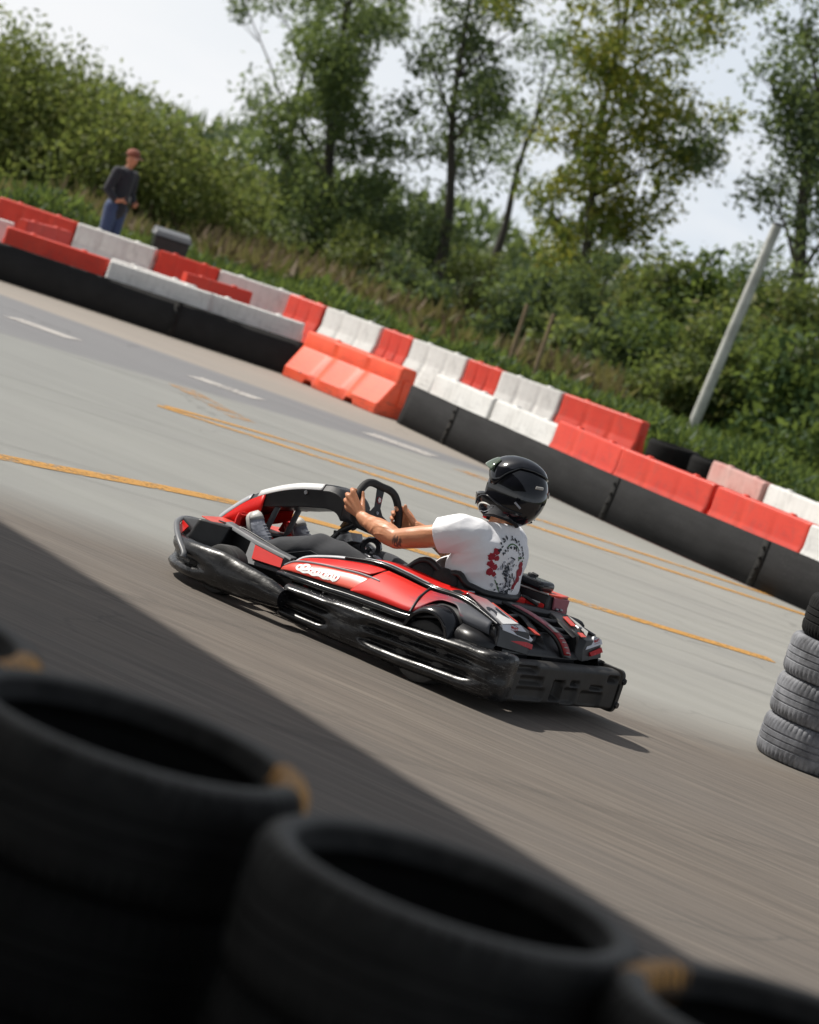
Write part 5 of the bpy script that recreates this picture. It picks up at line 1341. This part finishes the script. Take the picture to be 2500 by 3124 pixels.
# ------------------------------------------------------------------ pole, stakes, wire
M['pole'] = surf('weathered_pole', (.55,.56,.53), (.44,.45,.42), 4, .8, .1, .3, .006, 40, dirt=.3)
po = empty('pole', (4.08,49.2,terr(4.08,49.2)-.35), 0, 'pale grey wooden pole leaning slightly right in front of the bushes', 'pole')
MB().tube([(0,0,0),(.16,0,2.2),(.32,0,4.15)], [.098,.092,.088], 14).build('shaft', M['pole'], po, 60)
MB().lathe([(.09,-.03),(.095,-.03),(.095,.012),(0,.03)], Matrix.Translation((.325,0,4.15)), 14).build('pole_top', M['grey_plastic'], po, 40)
M['stake'] = surf('stake_wood', (.30,.22,.13), (.22,.16,.10), 8, .85, .1)
for i, (x, y) in enumerate([(.80,48.0),(1.22,47.0)]):
    s_ = MB().tube([(0,0,-.1),(.02*(i-.5),0,1.25)], [.035,.03], 8).build('fence_stake', M['stake'], None, 60, loc=(x, y, terr(x, y)))
    tag(s_, ['thin wooden stake in the grass, the left one of two','thin wooden stake in the grass, the right one nearer the pole'][i], 'stake', 'wooden stakes in the grass')

# ------------------------------------------------------------------ vegetation
def leaf_mat(name, c1, c2, c3, trans=.5, y0=.72):
    m, nt, b, out = new_mat(name); g = N(nt)
    ge = g.n('NewGeometry'); r = ge.outputs['Random Per Island']; v = g.obj()
    n = g.noise(v, .9, 4, .6)
    c = g.mix(g.ramp(g.math('ADD', g.math('MULTIPLY', r, .6), g.math('MULTIPLY', n, .5)), [(.25, 0), (.75, 1)]), c1, c2)
    c = g.mix(g.ramp(g.math('ADD', g.math('MULTIPLY', r, .35), n), [(y0, 0), (y0+.16, 1)]), c, c3)
    g.l(c, b.inputs['Base Color']); b.inputs['Roughness'].default_value = .55; b.inputs['Specular IOR Level'].default_value = .25
    t = g.n('BsdfTranslucent'); g.l(g.mix(.4, c, (.30,.36,.06)), t.inputs[0])
    mx = g.n('MixShader'); mx.inputs[0].default_value = trans; g.l(b.outputs[0], mx.inputs[1]); g.l(t.outputs[0], mx.inputs[2]); g.l(mx.outputs[0], out.inputs[0]); return m
M['leaf_olive'] = leaf_mat('olive_leaves', (.10,.14,.045), (.165,.20,.065), (.24,.25,.085))
M['leaf_green'] = leaf_mat('green_leaves', (.08,.13,.065), (.135,.195,.09), (.19,.25,.085))
M['leaf_dark'] = leaf_mat('dark_leaves', (.055,.088,.055), (.09,.14,.075), (.135,.19,.08))
M['leaf_yellow'] = leaf_mat('yellowing_leaves', (.11,.17,.05), (.19,.24,.06), (.36,.34,.055), .5, .62)
M['leaf_lush'] = leaf_mat('lush_leaves', (.032,.072,.027), (.065,.12,.04), (.11,.165,.05))
M['bark'] = surf('bark', (.075,.065,.055), (.045,.04,.034), 5, .9, .05, .6, .02, 18, stretch=(1,1,.25))
nrg = np.random.default_rng(11)
def leaf_mesh(blobs, size, density, name, mat, parent, hole=.42, freq=1.1, flat=.75, narrow=.5):
    V = []; 
    for (c, r) in blobs:
        if not isinstance(r, tuple): r = (r, r, r*flat)
        n = int(density*(r[0]*r[1]*r[2])**(2/3)*4)
        d = nrg.normal(size=(n, 3)); d /= np.linalg.norm(d, axis=1)[:, None]
        rad = nrg.random(n)**.45*(1+.15*nrg.normal(size=n))
        P = d*rad[:, None]*np.array(r) + np.array(c)
        for p in P:
            if mnoise.noise(Vector((p[0]*freq+3, p[1]*freq, p[2]*freq*1.3))) < hole-.5 + .25*(nrg.random()-.5): continue
            V.append(p)
    k = len(V); V = np.array(V)
    a = nrg.normal(size=(k, 3)); a /= np.linalg.norm(a, axis=1)[:, None]
    b = nrg.normal(size=(k, 3)); b -= a*(a*b).sum(1)[:, None]; b /= np.linalg.norm(b, axis=1)[:, None]
    s = (size*(.55+.9*nrg.random(k)))[:, None]
    w = s*narrow
    co = np.empty((k, 4, 3)); co[:, 0] = V-a*s*.6; co[:, 1] = V+b*w*.5; co[:, 2] = V+a*s*.6; co[:, 3] = V-b*w*.5
    me = bpy.data.meshes.new(name); me.vertices.add(k*4); me.loops.add(k*4); me.polygons.add(k)
    me.vertices.foreach_set('co', co.reshape(-1)); me.loops.foreach_set('vertex_index', np.arange(k*4, dtype=np.int32))
    me.polygons.foreach_set('loop_start', np.arange(0, k*4, 4, dtype=np.int32)); me.materials.append(mat); me.update(calc_edges=True)
    o = bpy.data.objects.new(name, me); COL.objects.link(o); o.parent = parent; return o
def tree(base, top, blobs, mat, label, rt, size=.12, dens=300, hole=.30, group='trees behind the track', freq=1.1):
    t = empty('tree', base, 0, label, 'tree', group); B = Vector(base); m = MB()
    path = [B, B.lerp(Vector(top), .3)+Vector((.12,0,0)), B.lerp(Vector(top), .6)+Vector((-.10,.1,0)), Vector(top)]
    C = catmull([p-B for p in path], 6); n = len(C)
    m.tube([Vector((0,0,-.3))]+C, [rt*1.25]+[rt*(1-.85*i/(n-1)) for i in range(n)], 10)
    for c, r in blobs:
        c = Vector(c)-B; j = max(range(n), key=lambda i: -abs(C[i].z-(c.z-.9*(c.xy-C[i].xy).length-.2)))
        m.tube([C[j], C[j].lerp(c, .5)+Vector((0,0,.12)), c, c+Vector((nrg.normal()*.3, nrg.normal()*.3, r*.6))], [rt*.26, rt*.17, rt*.09, .006], 6)
        for q in range(3):
            e = c+Vector((nrg.normal(), nrg.normal(), nrg.normal()*.6)).normalized()*r*.85
            m.tube([C[j].lerp(c, .7), e], [rt*.07, .005], 5)
    m.build('trunk', M['bark'], t, 80)
    blobs = blobs + [((c[0]+nrg.normal()*r*.9, c[1]+nrg.normal()*r*.5, c[2]+nrg.normal()*r*.9), r*.62) for c, r in blobs for _ in range(2)]
    leaf_mesh([((c[0]-B.x, c[1]-B.y, c[2]-B.z), r) for c, r in blobs], size, dens, 'crown', mat, t, hole, freq)
    return t
def D(L, y, k=1.5, dy=.7): return [((x, y+nrg.normal()*dy, z), r*k) for x, z, r in L]
T1 = [(-5.52,3.79,.81),(-4.55,2.87,1.03),(-4.15,3.89,.92),(-3.82,1.98,1.13),(-4.27,1.27,.86),(-4.93,5.09,.7),(-4.83,6.01,.81),(-2.83,2.41,.65),(-5.84,3.35,.43),(-5.0,7.07,.76),(-4.4,4.7,.5)]
T2 = [(-1.44,3.81,.84),(-1.4,5.01,.79),(-1.39,2.3,.63),(-.87,5.4,.52),(-1.3,1.35,.68),(-1.78,6.19,.63),(-3.03,6.0,.58),(-2.09,7.16,.63),(-1.12,6.83,.47),(-2.58,7.97,.73)]
T3 = [(1.25,4.85,1.03),(1.68,6.01,.98),(1.04,7.01,.93),(2.48,5.76,.74),(1.55,3.63,.83),(2.38,4.2,.74),(1.45,2.68,.69),(2.43,7.46,.54),(3.0,5.11,.54),(.68,3.45,.44),(.71,8.01,.88),(1.79,8.46,.69)]
T4 = [(4.75,7.18,.81),(5.5,5.96,.76),(5.01,4.92,.57),(4.48,8.26,.66),(4.15,6.89,.38),(6.12,4.58,.76),(5.81,6.94,1.04),(4.69,9.39,.85)]
T5 = [(-7.56,5.9,.4),(-7.01,6.2,.46),(-4.31,6.9,.46),(-4.15,7.6,.57),(-6.2,6.8,.6)]
tree((-3.9,66,.35), (-4.9,66,7.2), D(T1,66), M['leaf_green'], 'tall grey-green tree with a dark trunk, first tree right of the rounded bush', .18, hole=.30)
tree((-.9,64,.25), (-2.3,64,8.0), D(T2,64), M['leaf_dark'], 'thin dark tree with gappy foliage, second from the left, above the orange barrier', .15, hole=.31)
tree((2.0,60,.25), (1.0,60,8.2), D(T3,60), M['leaf_yellow'], 'tall loose tree with yellowing leaves in the middle of the right half', .15, hole=.30)
tree((6.3,58,.4), (4.9,58,9.2), D(T4,58), M['leaf_dark'], 'dark tree cut by the upper right edge of the photo', .22, hole=.26, dens=280)
tree((-5.6,72,.3), (-5.8,72,7.2), D(T5,72), M['leaf_green'], 'sparse tree showing a few twigs at the top left of the trees', .14, hole=.34, dens=190)
tree((-.1,74,.3), (.1,74,7.4), D([(-.2,5.2,.6),(.5,6.2,.6),(-.3,7.2,.7),(.1,4.1,.5)],74), M['leaf_green'], 'faint narrow tree far behind, between the thin dark and the yellowing tree', .14, hole=.34, dens=190)
def bush(blobs, mat, label, size=.13, dens=420, group='bushes along the far edge of the grass', hole=.30):
    cx = sum(b[0][0] for b in blobs)/len(blobs); cy = sum(b[0][1] for b in blobs)/len(blobs); gz = terr(cx, cy)
    t = empty('bush', (cx, cy, gz), 0, label, 'bush', group); m = MB()
    for c, r in blobs[:5]:
        e = Vector((c[0]-cx, c[1]-cy, c[2]-gz)); m.tube([(e.x*.2, e.y*.2, -.1), e*.6, e], [.05,.03,.012], 6)
    m.build('stem', M['bark'], t, 80)
    L = []
    for c, r in blobs:
        z = c[2]
        while z > gz-.1:
            L.append(((c[0]-cx+nrg.normal()*.1, c[1]-cy+nrg.normal()*.2, z-gz), r)); z -= r*.9
    leaf_mesh(L, size, dens, 'foliage', mat, t, hole, 1.5); return t
gb = 'rounded olive bushes on the left'
bush(D([(-10.48,2.31,1.25),(-11.86,2.28,1.3),(-10.36,1.2,1.0),(-9.48,1.5,.95)],62), M['leaf_olive'], 'tallest rounded olive bush at the left edge of the photo', .12, 430, gb, .22)
bush(D([(-9.1,1.96,1.18),(-8.6,1.2,.9)],61.5), M['leaf_olive'], 'rounded olive bush just behind the standing person', .12, 430, gb, .22)
bush(D([(-7.81,1.9,1.05),(-7.3,1.1,.85)],62), M['leaf_olive'], 'rounded olive bush right of the standing person', .12, 430, gb, .22)
bush(D([(-6.5,1.8,.93),(-5.6,1.35,.8)],62.5), M['leaf_olive'], 'lower olive bush at the right end of the rounded bushes', .12, 430, gb, .24)
UB = [(-2.82,64,1.29,.79,'leaf_olive','olive shrub between the two leftmost tall trees'),(-1.81,62,1.09,.71,'leaf_dark','dark shrub just left of the thin dark tree'),(-1.04,60,.85,.69,'leaf_dark','dark shrub at the foot of the thin dark tree'),(-.2,62,1.72,.61,'leaf_olive','olive shrub just right of the thin dark tree'),(.68,58,1.24,.71,'leaf_dark','dark shrub behind the left wooden stake'),(1.23,60,1.79,.64,'leaf_dark','dark taller shrub behind the wooden stakes'),(2.3,58,2.36,.81,'leaf_dark','tall dark shrub under the yellowing tree'),(3.26,56,2.69,.78,'leaf_lush','tall green shrub right of the yellowing tree'),(4.12,56,2.97,.69,'leaf_lush','tall green shrub behind the top of the pale pole'),(5.07,55,3.29,.77,'leaf_lush','tallest green shrub right of the pale pole'),(5.81,54,2.99,.8,'leaf_lush','tall green shrub under the dark tree at the right edge'),(2.66,54,1.32,.71,'leaf_dark','dark low shrub left of the pale pole, behind the back barriers'),(3.55,53,1.82,.82,'leaf_lush','green shrub close to the left of the pale pole'),(4.55,52,2.09,.85,'leaf_lush','green shrub directly behind the pale pole'),(5.64,50,1.91,.86,'leaf_lush','green shrub at the right edge at mid height'),(5.05,51.5,1.09,.76,'leaf_lush','green shrub right of the foot of the pale pole'),(4.2,51.5,1.1,.65,'leaf_lush','small green shrub at the foot of the pale pole'),(6.02,48,.97,.71,'leaf_lush','low green shrub at the right edge above the faded barriers'),(5.48,47,.55,.42,'leaf_lush','lowest green shrub just above the faded pink barriers'),(3.44,51,.97,.54,'leaf_lush','low green shrub left of the foot of the pole'),(1.69,56,1.04,.55,'leaf_olive','small olive shrub behind the right wooden stake'),(-3.89,64,.6,.6,'leaf_olive','small olive shrub at the foot of the first tall tree')]
M['leaf_pale'] = leaf_mat('pale_leaves', (.08,.12,.045), (.13,.17,.06), (.20,.19,.07))
for i_, (x, y, z, r, mt, lb) in enumerate(UB):
    m_ = 'leaf_pale' if (mt == 'leaf_lush' and i_ % 3 == 1) else mt
    bush([((x, y, z), r*1.12), ((x+.35, y+.3, z-.25), r*.8), ((x-.4, y+.1, z-.3), r*.75)], M[m_], lb, (.09,.13,.17)[i_ % 3], (430,330,240)[i_ % 3])
def stuff_leaves(name, pts, size, mat, label, cat):
    V = np.array(pts); k = len(V)
    a = nrg.normal(size=(k, 3)); a[:, 2] = abs(a[:, 2])+.8; a /= np.linalg.norm(a, axis=1)[:, None]
    b = nrg.normal(size=(k, 3)); b -= a*(a*b).sum(1)[:, None]; b /= np.linalg.norm(b, axis=1)[:, None]
    s = (size*(.5+nrg.random(k)))[:, None]
    co = np.empty((k, 3, 3)); co[:, 0] = V-b*s*.16; co[:, 1] = V+b*s*.16; co[:, 2] = V+a*s
    me = bpy.data.meshes.new(name); me.vertices.add(k*3); me.loops.add(k*3); me.polygons.add(k)
    me.vertices.foreach_set('co', co.reshape(-1)); me.loops.foreach_set('vertex_index', np.arange(k*3, dtype=np.int32))
    me.polygons.foreach_set('loop_start', np.arange(0, k*3, 3, dtype=np.int32)); me.materials.append(mat); me.update(calc_edges=True)
    o = bpy.data.objects.new(name, me); COL.objects.link(o); return tag(o, label, cat, kind='stuff')
M['grass_blade'] = leaf_mat('grass_blades', (.05,.10,.025), (.085,.15,.035), (.14,.17,.05), .3)
M['dry_grass'] = leaf_mat('dry_grass', (.16,.11,.07), (.22,.16,.10), (.13,.13,.05), .3)
def scatter(n, y0, y1, fn=None):
    out = []
    while len(out) < n:
        y = y0+(y1-y0)*nrg.random()**1.2; hw = .155*y+.8; x = (nrg.random()*2-1)*hw
        if y < edge_y(x)+.5: continue
        if fn and not fn(x, y): continue
        out.append((x, y, terr(x, y)-.02))
    return out
stuff_leaves('grass', scatter(30000, 34, 70), .26, M['grass_blade'], 'rough green grass growing behind the barriers', 'grass')
stuff_leaves('dry_grass', scatter(9000, 50, 72, lambda x, y: mnoise.noise(Vector((x*.35, y*.12, 5))) > -.02 and x < 3), .5, M['dry_grass'], 'pinkish dry seed grass in front of the trees', 'grass')
wd = []
while len(wd) < 16000:
    x = -9+14.5*nrg.random(); y = edge_y(x)+1.8+1.0*nrg.random()+.7*mnoise.noise(Vector((x*.8, 2, 3)))
    hgt = max(0, .50+.35*mnoise.noise(Vector((x*1.1, y*.5, 9))))
    wd.append((x, y+nrg.normal()*.25, terr(x, y)+nrg.random()*hgt))
stuff_leaves('weeds', wd, .14, M['leaf_lush'], 'dark green nettles and weeds in a strip along the back barriers', 'weeds')
fh = []
for i in range(24000):
    x = (nrg.random()*2-1)*55; y = 108+nrg.normal()*3; h = 2.6+1.3*mnoise.noise(Vector((x*.25, 0, 7)))
    fh.append((x, y, terr(x, y)+h*nrg.random()**.8))
o_ = stuff_leaves('distant_hedge', fh, .55, M['leaf_dark'], 'far dark hedge seen between the tree trunks', 'hedge')
